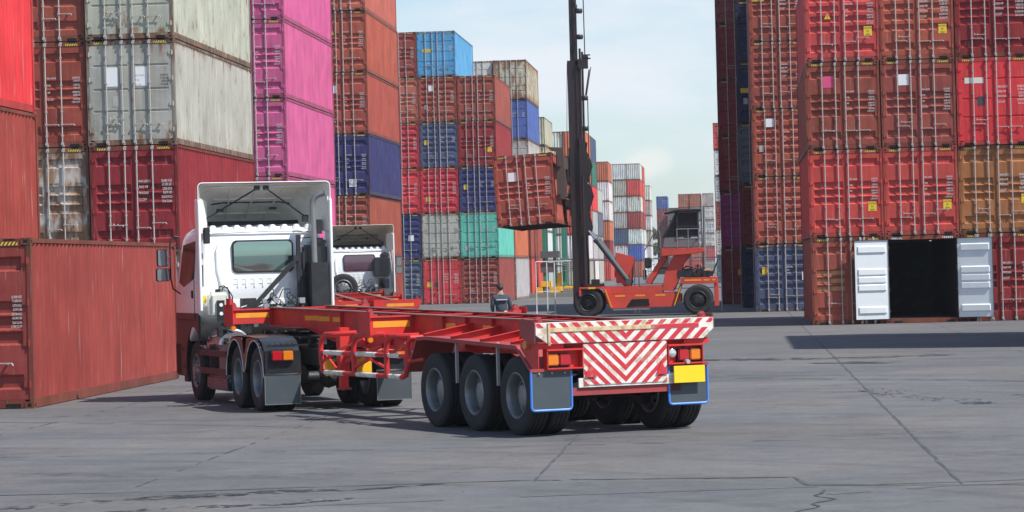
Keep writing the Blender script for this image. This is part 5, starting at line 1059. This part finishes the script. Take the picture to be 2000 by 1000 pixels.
    # mirrors
    for sx, xb in ((-1, 0.02), (1, W - 0.02)):
        b = MB(); b.tube([(xb + sx * 0.0, 5.62, 2.86), (xb + sx * 0.10, 5.62, 2.885), (xb + sx * 0.17, 5.62, 2.84), (xb + sx * 0.19, 5.62, 2.70), (xb + sx * 0.19, 5.62, 2.15), (xb + sx * 0.15, 5.62, 1.95), (xb + sx * 0.02, 5.62, 1.86)], 0.014, 8)
        b.tube([(xb + sx * 0.19, 5.62, 2.52), (xb + sx * 0.30, 5.6, 2.52)], 0.012, 6); b.tube([(xb + sx * 0.19, 5.62, 2.22), (xb + sx * 0.30, 5.6, 2.22)], 0.012, 6)
        arm = b.build('mirror_arm', M['black'], t)
        for z0, z1, w_ in ((2.35, 2.66, 0.10), (2.09, 2.32, 0.12)):
            xc = xb + sx * 0.33
            b = MB(); b.prism(rr(xc - w_, xc + w_, z0, z1, 0.035, 4), 'y', 5.57, 5.66); mh = b.build('mirror', M['black'], arm, bevel=0.01)
            b = MB(); b.prism(rr(xc - w_ + 0.012, xc + w_ - 0.012, z0 + 0.012, z1 - 0.012, 0.03, 4), 'y', 5.563, 5.569); b.build('mirror_glass', M['mirror'], mh)
    return t
tractor('truck_tractor', (-7.64, 43.35, 0), 23.5, True, 'white truck cab nearest the camera with upright silver exhaust and raised roof deflector')
tractor('truck_tractor', (-13.15, 89.4, 0), 12.0, False, 'white truck cab farther back with cream roof deflector and spare wheel')

# ------------------------------------------------------------------ container lift truck with raised mast
lt = empty('container_lift_truck', (-4.0, 118.0, 0)); tag(lt, 'red container lift truck with tall dark mast and raised cab, holding up a container', 'lift truck')
X = lambda v: v + 4.0
r_ = 0.63
me_t2 = wheel_tyre(r_, 0.42); me_r2 = wheel_rim(r_, 0.42, True, -1); me_r3 = wheel_rim(r_, 0.42, False, -1)
for q_ in (me_r2, me_r3): q_.materials[0] = M['black']
for nm, xw, ys in (('f', -6.32, (-1.45, -0.95, 0.95, 1.45)), ('r', -1.70, (-1.25, 1.25))):
    for y in ys:
        w = empty('wheel', (X(xw), y, r_)); w.parent = lt; w.rotation_euler = (0, 0, R(90) if y < 0 else R(-90))
        inst('tyre', me_t2, w); inst('rim', me_r2 if nm == 'f' else me_r3, w)
b = MB()
for y0 in (-1.22, 1.14):
    b.prism([(X(-5.38), 0.35), (X(-2.78), 0.36), (X(-2.49), 0.97), (X(-5.52), 0.95)], 'y', y0, y0 + 0.08)
b.bb(X(-5.6), X(-2.4), -1.1, 1.1, 0.55, 0.9)
b.bb(X(-5.66), X(-3.2), -1.18, 1.18, 0.96, 1.27); b.bb(X(-6.68), X(-5.66), -1.7, 1.7, 1.20, 1.28); b.bb(X(-6.7), X(-6.6), -1.7, 1.7, 0.9, 1.2)
b.prism([(X(-5.68), 1.20), (X(-5.40), 0.36), (X(-5.32), 0.36), (X(-5.60), 1.20)], 'y', -1.70, -1.0); b.prism([(X(-5.68), 1.20), (X(-5.40), 0.36), (X(-5.32), 0.36), (X(-5.60), 1.20)], 'y', 1.0, 1.7)
b.prism([(X(-2.45), 1.30), (X(-2.75), 0.4), (X(-2.68), 0.4), (X(-2.38), 1.30)], 'y', -1.3, 1.3)
ch = b.build('chassis', M['stk_red'], lt, bevel=0.012)
MB().prism([(X(-4.75), 0.38), (X(-3.75), 0.42), (X(-3.78), 0.72), (X(-4.5), 0.72)], 'y', -1.235, -1.221).build('side_recess', M['dark'], ch)
MB().bb(X(-5.3), X(-3.75), -1.34, -1.22, 0.27, 0.33).build('side_step', M['grey_steel'], ch)
for a in (-5.2, -4.35, -3.5): MB().bb(X(a), X(a + 0.42), -1.226, -1.2205, 0.83, 0.90).build('reflective_tape', M['orange_tape'], ch)
MB().bb(X(-6.3), X(-6.0), -1.706, -1.701, 1.2, 1.27).build('hazard_label', M['yellow'], ch)
MB().prism([(X(-5.60), 1.15), (X(-5.36), 0.42), (X(-5.32), 0.42), (X(-5.56), 1.15)], 'y', -1.706, -1.701).build('yellow_edge', M['yel_frame'], ch)
MB().prism([(X(-2.42), 1.25), (X(-2.72), 0.42), (X(-2.68), 0.42), (X(-2.38), 1.25)], 'y', -1.306, -1.301).build('yellow_edge', M['yel_frame'], ch)
# rear deck over the engine
b = MB(); b.bb(X(-2.42), X(-0.87), -1.35, 1.35, 1.30, 1.57); b.bb(X(-1.02), X(-0.84), -1.3, 1.3, 0.34, 1.30); rd = b.build('rear_deck', M['stk_red'], lt, bevel=0.015)
for a, c in ((-2.25, -1.55), (-1.45, -1.2), (-1.1, -0.95)): MB().bb(X(a), X(c), -1.356, -1.351, 1.42, 1.49).build('reflective_tape', M['orange_tape'], rd)
rnd = random.Random(9); b = MB()
for k in range(22):
    x, y, z = rnd.uniform(-2.4, -1.0), rnd.uniform(-1.2, 0.9), rnd.uniform(1.6, 1.9); s_ = rnd.uniform(0.05, 0.16); b.bb(X(x) - s_, X(x) + s_, y - s_, y + s_, z - s_, z + s_)
b.cyl((X(-2.3), -0.9, 1.75), (X(-1.75), -0.9, 1.78), 0.16, 14); b.cyl((X(-2.05), -1.0, 1.6), (X(-2.05), -1.0, 1.95), 0.13, 12)
for k in range(14):
    x, y, z = rnd.uniform(-3.2, -1.2), rnd.uniform(-1.0, 0.6), rnd.uniform(1.3, 2.2); b.tube([(X(x), y, z), (X(x + rnd.uniform(-.3, .3)), y, z + rnd.uniform(-.2, .3)), (X(x + rnd.uniform(-.5, .5)), y, z + rnd.uniform(-.3, .2))], rnd.uniform(0.02, 0.04), 6)
b.build('engine', M['black'], lt)
MB().cyl((X(-1.45), -0.9, 1.80), (X(-1.12), -0.9, 1.80), 0.12, 16).build('exhaust_silencer', paint('rusty silencer', (0.32, 0.14, 0.07), 0.6, dirt=0.5), lt, smooth=True)
b = MB(); b.cyl((X(-1.40), -0.8, 1.85), (X(-1.36), -0.8, 4.55), 0.055, 12); b.build('exhaust_pipe', M['grey_steel'], lt, smooth=True)
b = MB(); b.tube([(X(-1.1), -0.7, 1.6), (X(-0.95), -0.7, 2.0), (X(-0.84), -0.7, 2.25)], 0.03, 8); b.build('rear_hook', M['black'], lt)
# inclined pylons carrying the cab
b = MB()
for y0 in (-1.15, 0.95):
    b.prism([(X(-3.92), 1.40), (X(-3.70), 1.33), (X(-2.98), 2.42), (X(-3.02), 2.56), (X(-3.15), 2.56)], 'y', y0, y0 + 0.2)
    b.prism([(X(-3.22), 1.05), (X(-2.72), 1.02), (X(-2.48), 1.55), (X(-2.30), 2.15), (X(-1.95), 2.55), (X(-2.66), 2.55), (X(-3.05), 1.85)], 'y', y0, y0 + 0.2)
b.bb(X(-3.22), X(-2.7), -0.95, 0.95, 1.05, 1.3)
b.build('cab_pylon', M['stk_red'], lt, bevel=0.012)
b = MB(); b.prism([(X(-3.20), 2.50), (X(-2.2), 2.55), (X(-1.38), 2.64), (X(-1.38), 2.80), (X(-3.20), 2.83)], 'y', -1.35, 1.0); b.build('cab_platform', M['stk_red'], lt, bevel=0.012)
# cab
b = MB(); cx0, cx1 = X(-3.15), X(-1.60)
b.prism([(cx0, 2.85), (cx1, 2.85), (cx1, 3.22), (cx0 + 0.08, 3.30)], 'y', -1.0, 0.6); cb = b.build('cab_body', paint('grey cab lower panel', (0.16, 0.165, 0.17), 0.4, dirt=0.4), lt, bevel=0.02)
b = MB()
for p, q in (((cx0 + 0.05, 3.25), (X(-2.52), 4.34)), ((X(-2.52), 3.2), (X(-2.50), 4.34)), ((cx1 - 0.03, 3.2), (cx1 - 0.03, 4.36))):
    for y in (-1.0, 0.6): b.beam((p[0], y, p[1]), (q[0], y, q[1]), 0.07, 0.07)
b.bb(X(-2.5), cx1, -1.03, -0.97, 3.28, 3.36); b.bb(X(-2.5), cx1, -1.03, -0.97, 3.70, 3.76); b.build('cab_frame', M['black'], cb)
b = MB(); b.prism([(cx0 + 0.09, 3.30), (X(-2.50), 3.28), (X(-2.50), 4.34), (X(-2.56), 4.34)], 'y', -0.99, -0.975); b.bb(X(-2.46), cx1 - 0.06, -0.99, -0.975, 3.36, 4.33); b.prism([(cx0 + 0.02, 3.30), (cx0 + 0.05, 3.30), (X(-2.52), 4.34), (X(-2.56), 4.34)], 'y', -0.96, 0.56); b.bb(cx1 - 0.02, cx1, -0.96, 0.56, 3.3, 4.33); b.bb(X(-2.46), cx1 - 0.06, 0.57, 0.585, 3.3, 4.33); b.build('cab_window', M['glass_dark'], cb)
b = MB(); b.prism([(X(-3.05), 4.28), (X(-2.5), 4.37), (X(-1.5), 4.37), (X(-1.5), 4.46), (X(-2.47), 4.46), (X(-3.05), 4.32)], 'y', -1.12, 0.72); b.build('cab_roof', M['black'], cb, bevel=0.015)
MB().bb(X(-2.25), X(-1.95), -0.6, -0.1, 3.0, 3.75).build('seat', M['black'], cb, bevel=0.05)
b = MB()
for z in (3.22, 3.62): b.tube([(X(-2.55), -1.35, z), (X(-1.42), -1.35, z), (X(-1.42), 0.6, z)], 0.02, 6)
for x in (-2.52, -2.05, -1.6): b.cyl((X(x), -1.35, 2.82), (X(x), -1.35, 3.64), 0.02, 6)
b.build('handrail', M['grey_steel'], lt)
b = MB()
for y in (-1.25, -0.75): b.tube([(X(-3.95), y, 1.5), (X(-3.92), y, 2.75), (X(-3.42), y, 3.60), (X(-3.28), y, 3.62), (X(-3.22), y, 3.4), (X(-3.22), y, 2.85)], 0.022, 6)
for k in range(5):
    f = k / 4; b.beam((X(-3.85 + 0.55 * f), -1.25, 1.6 + 1.1 * f), (X(-3.85 + 0.55 * f), -0.75, 1.6 + 1.1 * f), 0.18, 0.025)
b.build('ladder', M['grey_steel'], lt)
b = MB(); b.bb(X(-3.95), X(-3.62), -1.1, -0.8, 2.0, 2.45); b.bb(X(-4.0), X(-3.85), -1.0, -0.8, 1.5, 2.0); b.build('air_filter', M['black'], lt, bevel=0.05)
# upright red plates at the mast foot stay
for y0 in (-0.95, 0.85): MB().prism([(X(-5.22), 1.72), (X(-5.12), 2.71), (X(-4.41), 2.50), (X(-4.54), 1.27), (X(-4.75), 1.2)], 'y', y0, y0 + 0.1).build('tank_plate', M['stk_red'], lt, bevel=0.01)
MB().bb(X(-5.15), X(-4.55), -0.85, 0.85, 1.4, 2.45).build('hydraulic_tank', M['stk_red'], lt, bevel=0.02)
# mast
def mast_pair(y_, x0, x1, z0, z1, nm, mt='mast'):
    q = MB()
    for s_ in (-1, 1):
        a, c = sorted((s_ * y_, s_ * (y_ + 0.16))); q.bb(X(x0), X(x0 + 0.06), a, c, z0, z1); q.bb(X(x1 - 0.06), X(x1), a, c, z0, z1); q.bb(X(x0 + 0.06), X(x1 - 0.06), a + 0.04, c - 0.04, z0, z1)
    return q.build(nm, M[mt], lt)
om = mast_pair(0.80, -6.98, -6.56, 0.55, 10.9, 'outer_mast'); mast_pair(0.62, -6.86, -6.62, 1.0, 17.5, 'inner_mast')
b = MB(); b.cyl((X(-6.45), -0.95, 0.9), (X(-6.45), -0.95, 6.0), 0.085, 12); b.cyl((X(-6.45), 0.95, 0.9), (X(-6.45), 0.95, 6.0), 0.085, 12); b.cyl((X(-6.45), -0.95, 6.0), (X(-6.43), -0.95, 11.4), 0.05, 10); b.cyl((X(-6.45), 0.95, 6.0), (X(-6.43), 0.95, 11.4), 0.05, 10); b.build('lift_cylinder', M['mast'], lt, smooth=True)
b = MB()
for z in (1.2, 4.2, 7.2, 10.7): b.bb(X(-6.62), X(-6.5), -0.96, 0.96, z, z + 0.25)
for z in (13.2, 16.8): b.bb(X(-6.66), X(-6.58), -0.78, 0.78, z, z + 0.2)
b.build('mast_crossbar', M['mast'], lt)
b = MB(); b.bb(X(-6.5), X(-6.1), -1.05, -0.7, 10.55, 10.95); b.bb(X(-6.3), X(-5.98), -1.0, -0.75, 10.95, 10.99); b.bb(X(-6.3), X(-6.0), -1.0, -0.75, 11.1, 11.14); b.cyl((X(-6.2), -1.0, 11.0), (X(-6.2), -0.7, 11.0), 0.13, 16); b.tube([(X(-6.05), -0.9, 10.5), (X(-6.25), -0.9, 9.3)], 0.03, 6); b.tube([(X(-5.98), -0.9, 10.6), (X(-6.2), -0.9, 9.35)], 0.02, 6); b.build('chain_head', M['mast'], lt)
b = MB()
for z in (13.0, 11.9, 9.3, 8.0, 6.7, 5.6): b.lathe([(0.02, -0.10), (0.12, -0.10), (0.15, -0.05), (0.15, 0.05), (0.12, 0.10), (0.02, 0.10)], (X(-6.28 if z < 10 else -6.42), -0.85, z), 'z', 14)
b.build('hose_sheave', M['mast'], lt, smooth=True)
b = MB()
for y in (-0.9, -0.78):
    b.cyl((X(-6.22), y, 11.0), (X(-6.24), y, 17.3), 0.022, 6)
    b.cyl((X(-6.18), y, 3.5), (X(-6.15), y, 9.3), 0.02, 6)
b.tube([(X(-6.98), -0.95, 10.8), (X(-7.06), -0.95, 8), (X(-7.04), -0.95, 4), (X(-7.0), -0.95, 2)], 0.012, 5); b.tube([(X(-6.35), -0.7, 1.2), (X(-6.30), -0.7, 2.3), (X(-6.36), -0.7, 3.4), (X(-6.3), -0.7, 4.2)], 0.035, 6); b.build('lift_chain', M['mast'], lt)
b = MB()
for y0 in (-1.02, 0.9):
    pts = [(X(-6.56), 3.4)]
    for k in range(13): pts.append((X(-6.28 + 0.10 * math.sin(k * 1.55) + 0.10 * math.sin(math.pi * k / 12)), 3.5 + k * 0.33))
    pts.append((X(-6.56), 7.7)); b.prism(pts, 'y', y0, y0 + 0.12)
b.build('mast_bracket', M['mast'], lt)
b = MB(); b.bb(X(-6.42), X(-5.75), -1.3, 1.3, 1.28, 1.40); b.bb(X(-6.2), X(-5.85), -1.1, -0.6, 1.4, 1.6); b.bb(X(-6.6), X(-6.3), -1.1, 1.1, 0.7, 1.28); b.build('mast_foot', M['mast'], lt, bevel=0.02)
for y in (-1.0, 1.0):
    b = MB(); b.cyl((X(-6.25), y, 3.66), (X(-5.85), y, 3.15), 0.055, 12); b.build('tilt_rod', M['chrome'], lt, smooth=True)
    b = MB(); b.cyl((X(-5.93), y, 3.26), (X(-4.62), y, 1.46), 0.115, 16); b.cyl((X(-5.97), y, 3.31), (X(-5.88), y, 3.19), 0.14, 16); b.cyl((X(-4.62), y - 0.12, 1.46), (X(-4.62), y + 0.12, 1.46), 0.13, 14); b.build('tilt_cylinder', M['flap'], lt, smooth=True)
# carriage and side spreader gripping the container
b = MB(); b.bb(X(-7.02), X(-6.99), -0.9, 0.9, 4.3, 7.2)
b.bb(X(-7.22), X(-7.02), -1.1, 1.1, 4.6, 5.0); b.bb(X(-7.22), X(-7.02), -1.1, 1.1, 6.3, 6.8)
for k in range(10):
    rn = random.Random(k); x, y, z = rn.uniform(-7.25, -6.95), rn.uniform(-1.3, -0.9), rn.uniform(4.6, 6.2); s_ = rn.uniform(0.04, 0.1); b.bb(X(x) - s_, X(x) + s_, y - s_, y + s_, z - s_, z + s_)
b.tube([(X(-7.3), -1.2, 6.9), (X(-7.1), -1.3, 6.6), (X(-7.05), -1.3, 6.0), (X(-7.15), -1.3, 5.3)], 0.03, 6); b.build('carriage', M['mast'], lt)
b = MB(); b.bb(X(-7.22), X(-7.05), -5.7, 5.7, 6.25, 6.75); b.bb(X(-7.22), X(-7.08), -5.7, 5.7, 5.1, 5.3)
b.build('spreader_beam', M['brown_steel'], lt, bevel=0.01)
for y0 in (-5.62, 5.1):
    b = MB(); b.prism([(X(-7.24), 5.0), (X(-6.96), 4.9), (X(-6.85), 5.3), (X(-6.98), 7.02), (X(-7.56), 7.06), (X(-7.50), 6.93), (X(-7.26), 6.88)], 'y', y0, y0 + 0.45); b.build('spreader_arm', M['brown_steel'], lt, bevel=0.01)
container(-8.47, 112.0, 3.885, 'brick', 0.08, 'A', 'std', 2, False, (('wsq', 'L', 0.68, 1.85),), 'brick red container with white square sticker, tilted and held aloft by the lift truck', ry=-R(3.0), group='containers being moved')

# ------------------------------------------------------------------ worker
def skin_fig(name, chains, mat, parent=None, sub=2):
    me = bpy.data.meshes.new(name); vs, es, rs = [], [], []; index = {}
    for ch in chains:
        prev = None
        for (p, r) in ch:
            key = tuple(round(v, 4) for v in p)
            if key not in index: index[key] = len(vs); vs.append(p); rs.append(r)
            i = index[key]
            if prev is not None and prev != i: es.append((prev, i))
            prev = i
    me.from_pydata(vs, es, []); o = bpy.data.objects.new(name, me); COL.objects.link(o)
    m = o.modifiers.new('s', 'SKIN'); m.use_smooth_shade = True
    for i, r in enumerate(rs):
        rv = r if isinstance(r, tuple) else (r, r); me.skin_vertices[0].data[i].radius = rv
    me.skin_vertices[0].data[0].use_root = True
    o.modifiers.new('u', 'SUBSURF').levels = sub
    dg = bpy.context.evaluated_depsgraph_get(); nm = bpy.data.meshes.new_from_object(o.evaluated_get(dg)); nm.materials.clear(); nm.materials.append(mat)
    nm.polygons.foreach_set('use_smooth', [True] * len(nm.polygons))
    COL.objects.unlink(o); bpy.data.objects.remove(o)
    return inst(name, nm, parent)
p_ = empty('person', (-6.52, 75.95, 0), R(12)); tag(p_, 'worker in dark blue-grey shirt with silver back band, head bowed, standing behind the red trailer', 'person')
pel, wst, cst, nck, hd0, hd1 = (0, 0, 0.95), (0, 0.02, 1.10), (0, 0.05, 1.32), (0, 0.12, 1.47), (0, 0.16, 1.55), (0, 0.19, 1.64)
def leg(s_): return [(pel, (0.15, 0.11)), ((s_ * 0.10, 0, 0.84), 0.095), ((s_ * 0.12, 0.01 * s_, 0.50), 0.062), ((s_ * 0.13, -0.03, 0.26), 0.052), ((s_ * 0.13, -0.04, 0.08), 0.04), ((s_ * 0.14, 0.10, 0.04), 0.038)]
def arm(s_, k): return [(cst, (0.17, 0.11)), ((s_ * 0.19, 0.05, 1.36), 0.06), ((s_ * 0.25, 0.02, 1.12), 0.046), ((s_ * 0.21, 0.14 + 0.05 * k, 0.93), 0.034), ((s_ * 0.19, 0.20 + 0.05 * k, 0.88), (0.04, 0.022))]
body = skin_fig('body', [[(pel, (0.15, 0.11)), (wst, (0.135, 0.10)), (cst, (0.17, 0.11)), (nck, 0.055), (hd0, 0.075), (hd1, (0.085, 0.09)), ((0, 0.20, 1.70), 0.06)], leg(-1), leg(1), arm(-1, 1), arm(1, 0)], M['skin'], p_)
fc = MB(); fc.prism([(0.27, 1.62), (0.305, 1.575), (0.27, 1.565)], 'x', -0.014, 0.014)
for s_ in (-1, 1): fc.lathe([(0.002, -0.012), (0.014, 0), (0.002, 0.012)], (s_ * 0.032, 0.272, 1.635), 'y', 8); fc.lathe([(0.004, -0.01), (0.028, 0), (0.004, 0.012)], (s_ * 0.088, 0.175, 1.61), 'x', 10)
fc.bb(-0.025, 0.025, 0.262, 0.272, 1.535, 1.543); fc.build('face_features', M['skin'], body)
hands = MB()
for s_, k in ((-1, 1), (1, 0)):
    bx, by, bz = s_ * 0.19, 0.22 + 0.05 * k, 0.865
    for q in range(4): a = (q - 1.5) * 0.019; hands.tube([(bx + a, by, bz), (bx + a, by + 0.035, bz - 0.03 - 0.004 * (q % 2)), (bx + a * 0.9, by + 0.04, bz - 0.065)], 0.0085, 6)
    hands.tube([(bx - s_ * 0.03, by - 0.02, bz + 0.005), (bx - s_ * 0.055, by + 0.01, bz - 0.02), (bx - s_ * 0.05, by + 0.03, bz - 0.04)], 0.010, 6)
hands.build('fingers', M['skin'], body, smooth=True)
skin_fig('shirt', [[((0, 0, 0.90), (0.185, 0.14)), ((0, 0.02, 1.10), (0.165, 0.13)), (cst, (0.20, 0.135)), ((0, 0.09, 1.42), (0.12, 0.09)), ((0, 0.115, 1.465), 0.066)]] + [[(cst, (0.20, 0.135)), ((s_ * 0.20, 0.05, 1.365), 0.078), ((s_ * 0.255, 0.02, 1.12), 0.064), ((s_ * 0.225, 0.11, 0.97), 0.05)] for s_ in (-1, 1)], M['shirt'], p_)
skin_fig('trousers', [[((0, 0, 0.98), (0.165, 0.12)), ((0, 0, 0.90), (0.17, 0.125))]] + [[((0, 0, 0.90), (0.17, 0.125)), ((s_ * 0.105, 0, 0.80), 0.105), ((s_ * 0.12, 0.01 * s_, 0.50), 0.078), ((s_ * 0.13, -0.03, 0.26), 0.070), ((s_ * 0.13, -0.035, 0.11), 0.066)] for s_ in (-1, 1)], M['trousers'], p_)
for s_ in (-1, 1): skin_fig('boot', [[((s_ * 0.13, -0.05, 0.14), 0.052), ((s_ * 0.13, -0.045, 0.05), 0.052), ((s_ * 0.14, 0.07, 0.045), (0.05, 0.042)), ((s_ * 0.145, 0.14, 0.035), 0.034)]], M['boots'], p_)
hr = skin_fig('hair', [[((0, 0.09, 1.56), 0.06), ((0, 0.12, 1.64), (0.098, 0.085)), ((0, 0.18, 1.69), (0.092, 0.085)), ((0, 0.25, 1.70), 0.05)]], M['hair'], p_)
tb = MB(); tb.prism([(-0.15, 1.285), (0.15, 1.285), (0.15, 1.31), (-0.15, 1.31)], 'y', -0.135, -0.07); tb.bb(-0.05, 0.05, -0.03, 0.02, 1.435, 1.452); tb.build('reflective_band', M['silver_tape'], p_, bevel=0.004)
MB().lathe([(0.02, -0.01), (0.05, -0.01), (0.055, 0), (0.05, 0.01), (0.02, 0.01)], (0.09, -0.155, 0.94), 'y', 14).build('hip_pouch', M['white_sticker'], p_)

# ------------------------------------------------------------------ yard furniture behind the lift truck
g_ = empty('loading_frame', (-13.5, 205, 0)); tag(g_, 'green post frame with grey platform on a yellow base beyond the raised container', 'frame')
GX = lambda v: v + 13.5
for x in (-14.30, -13.53, -12.87): MB().bb(GX(x) - 0.12, GX(x) + 0.12, -0.12, 0.12, 0.7, 9.0).build('post', M['green'], g_)
for x in (-14.3, -12.87): MB().bb(GX(x) - 0.12, GX(x) + 0.12, 2.4, 2.64, 0.7, 9.0).build('post', M['green'], g_)
MB().bb(GX(-14.5), GX(-12.7), -0.14, 2.66, 8.7, 9.0).build('top_beam', M['green'], g_)
b = MB(); b.bb(GX(-14.6), GX(-13.2), -0.4, 1.8, 2.87, 3.36); b.bb(GX(-14.6), GX(-13.5), -0.2, 1.6, 1.78, 2.5); b.bb(GX(-13.5), GX(-12.6), -0.2, 1.0, 2.2, 2.3)
for k in range(6): b.tube([(GX(-13.2), -0.4, 2.9 - k * 0.2), (GX(-12.5 + 0.1 * k), -0.3, 2.6 - k * 0.15)], 0.03, 5)
b.build('machinery', paint('grey machine', (0.10, 0.10, 0.10), 0.6, dirt=0.6, scale=1.5), g_)
b = MB()
for x0, x1, z0, z1 in ((-14.6, -13.95, 0.72, 1.13), (-14.9, -14.45, 0.05, 0.7), (-13.9, -13.15, 0.08, 0.70), (-12.9, -12.0, 0.55, 0.72), (-12.1, -11.9, 0.05, 0.7)): b.bb(GX(x0), GX(x1), -0.5, 2.8, z0, z1)
b.prism([(GX(-13.6), 0.72), (GX(-13.05), 0.72), (GX(-13.05), 1.8), (GX(-13.35), 1.7)], 'y', 0, 0.3); b.bb(GX(-14.9), GX(-11.9), 2.2, 2.8, 0.0, 0.2)
for k in range(4): b.tube([(GX(-12.9 + k * 0.2), -0.3, 0.55), (GX(-12.6 + k * 0.2), -0.4, 0.1)], 0.04, 5)
b.build('yellow_base', M['yel_frame'], g_, bevel=0.02)
b = MB(); b.bb(-19.5, -11.2, 199.0, 199.5, 0, 0.32); tag(b.build('kerb_wall', M['concrete_wall']), 'low mossy concrete kerb in front of the yellow frame base', 'kerb')
pr = empty('pipe_barrier', (-5, 126, 0)); tag(pr, 'white pipe barrier running behind the red lift truck', 'barrier')
PX = lambda v: v + 5
for a, c in ((-9.2, -4.7), (-4.5, -0.75)):
    b = MB(); b.tube([(PX(a), 0, 2.42), (PX(c), 0, 2.42)], 0.025, 8); b.tube([(PX(a), 0, 1.05), (PX(c), 0, 1.05)], 0.02, 8); b.build('rail', M['rail_white'], pr)
for x in (-9.2, -8.7, -8.35, -6.75, -6.5, -4.7, -4.5, -0.75):
    b = MB(); b.cyl((PX(x), 0, 0), (PX(x), 0, 2.44), 0.027, 8); b.bb(PX(x) - 0.1, PX(x) + 0.1, -0.1, 0.1, 0, 0.02); b.build('post', M['rail_white'], pr)

# ------------------------------------------------------------------ far tree and building
def tree(x, y, h, w, label):
    t = empty('tree', (x, y, 0)); tag(t, label, 'tree', 'trees on the horizon'); rn = random.Random(int(x * 7 + y))
    b = MB(); b.tube([(0, 0, 0), (0.1, 0, h * 0.35), (-0.1, 0.1, h * 0.7)], 0.35, 8, r2=0.12)
    for k in range(6): a = rn.random() * 6.28; b.tube([(0, 0, h * 0.3 + k * h * 0.07), (math.cos(a) * w * 0.3, math.sin(a) * w * 0.3, h * 0.5 + k * h * 0.07)], 0.12, 5, r2=0.04)
    b.build('trunk', M['bark'], t)
    b = MB(); cl = [(rn.gauss(0, w * 0.22), rn.gauss(0, w * 0.22), h * (0.45 + 0.5 * rn.random()), w * rn.uniform(0.13, 0.24)) for _ in range(22)]
    for k in range(5200):
        cx, cy, cz, cr = rn.choice(cl); v = Vector((rn.gauss(0, 1), rn.gauss(0, 1), rn.gauss(0, 0.8))).normalized() * cr * rn.uniform(0.6, 1.1); p = Vector((cx, cy, cz)) + v
        a = Vector((rn.gauss(0, 1), rn.gauss(0, 1), rn.gauss(0, 1))).normalized() * rn.uniform(0.15, 0.32); c = a.cross(Vector((rn.gauss(0, 1), rn.gauss(0, 1), rn.gauss(0, 1)))).normalized() * 0.2
        b.poly([p - a, p + c, p + a, p - c])
    b.build('crown', M['leaf'], t)
tree(-22.5, 690, 12, 6, 'green tree on the horizon left of the slim container tower')
tree(-27.5, 700, 10, 7, 'smaller tree on the horizon next to the white shed')
sh = empty('shed', (-24.5, 660, 0)); tag(sh, 'white gabled shed far away in the gap between container rows', 'shed')
MB().bb(-4, 4, 0, 8, 0, 3.6).build('wall', M['white_wall'], sh)
MB().prism([(-4.3, 3.6), (4.3, 3.6), (0, 6.2)], 'y', -0.4, 8.4).build('roof', M['white_wall'], sh)
MB().bb(-1.2, 1.2, -0.05, 0, 0.0, 2.6).build('door', M['flap'], sh)

# ------------------------------------------------------------------ thin air haze over the yard
hm = bpy.data.materials.new('thin haze'); hm.use_nodes = True; hn = hm.node_tree; hn.nodes.clear()
ho = hn.nodes.new('ShaderNodeOutputMaterial'); hv = hn.nodes.new('ShaderNodeVolumePrincipled')
hv.inputs['Color'].default_value = (0.86, 0.92, 1.0, 1); hv.inputs['Density'].default_value = 0.00018; hv.inputs['Anisotropy'].default_value = 0.2
hn.links.new(hv.outputs[0], ho.inputs['Volume'])
tag(MB().bb(-1520, 1520, -70, 4020, -1, 24).build('haze', hm), kind='stuff')
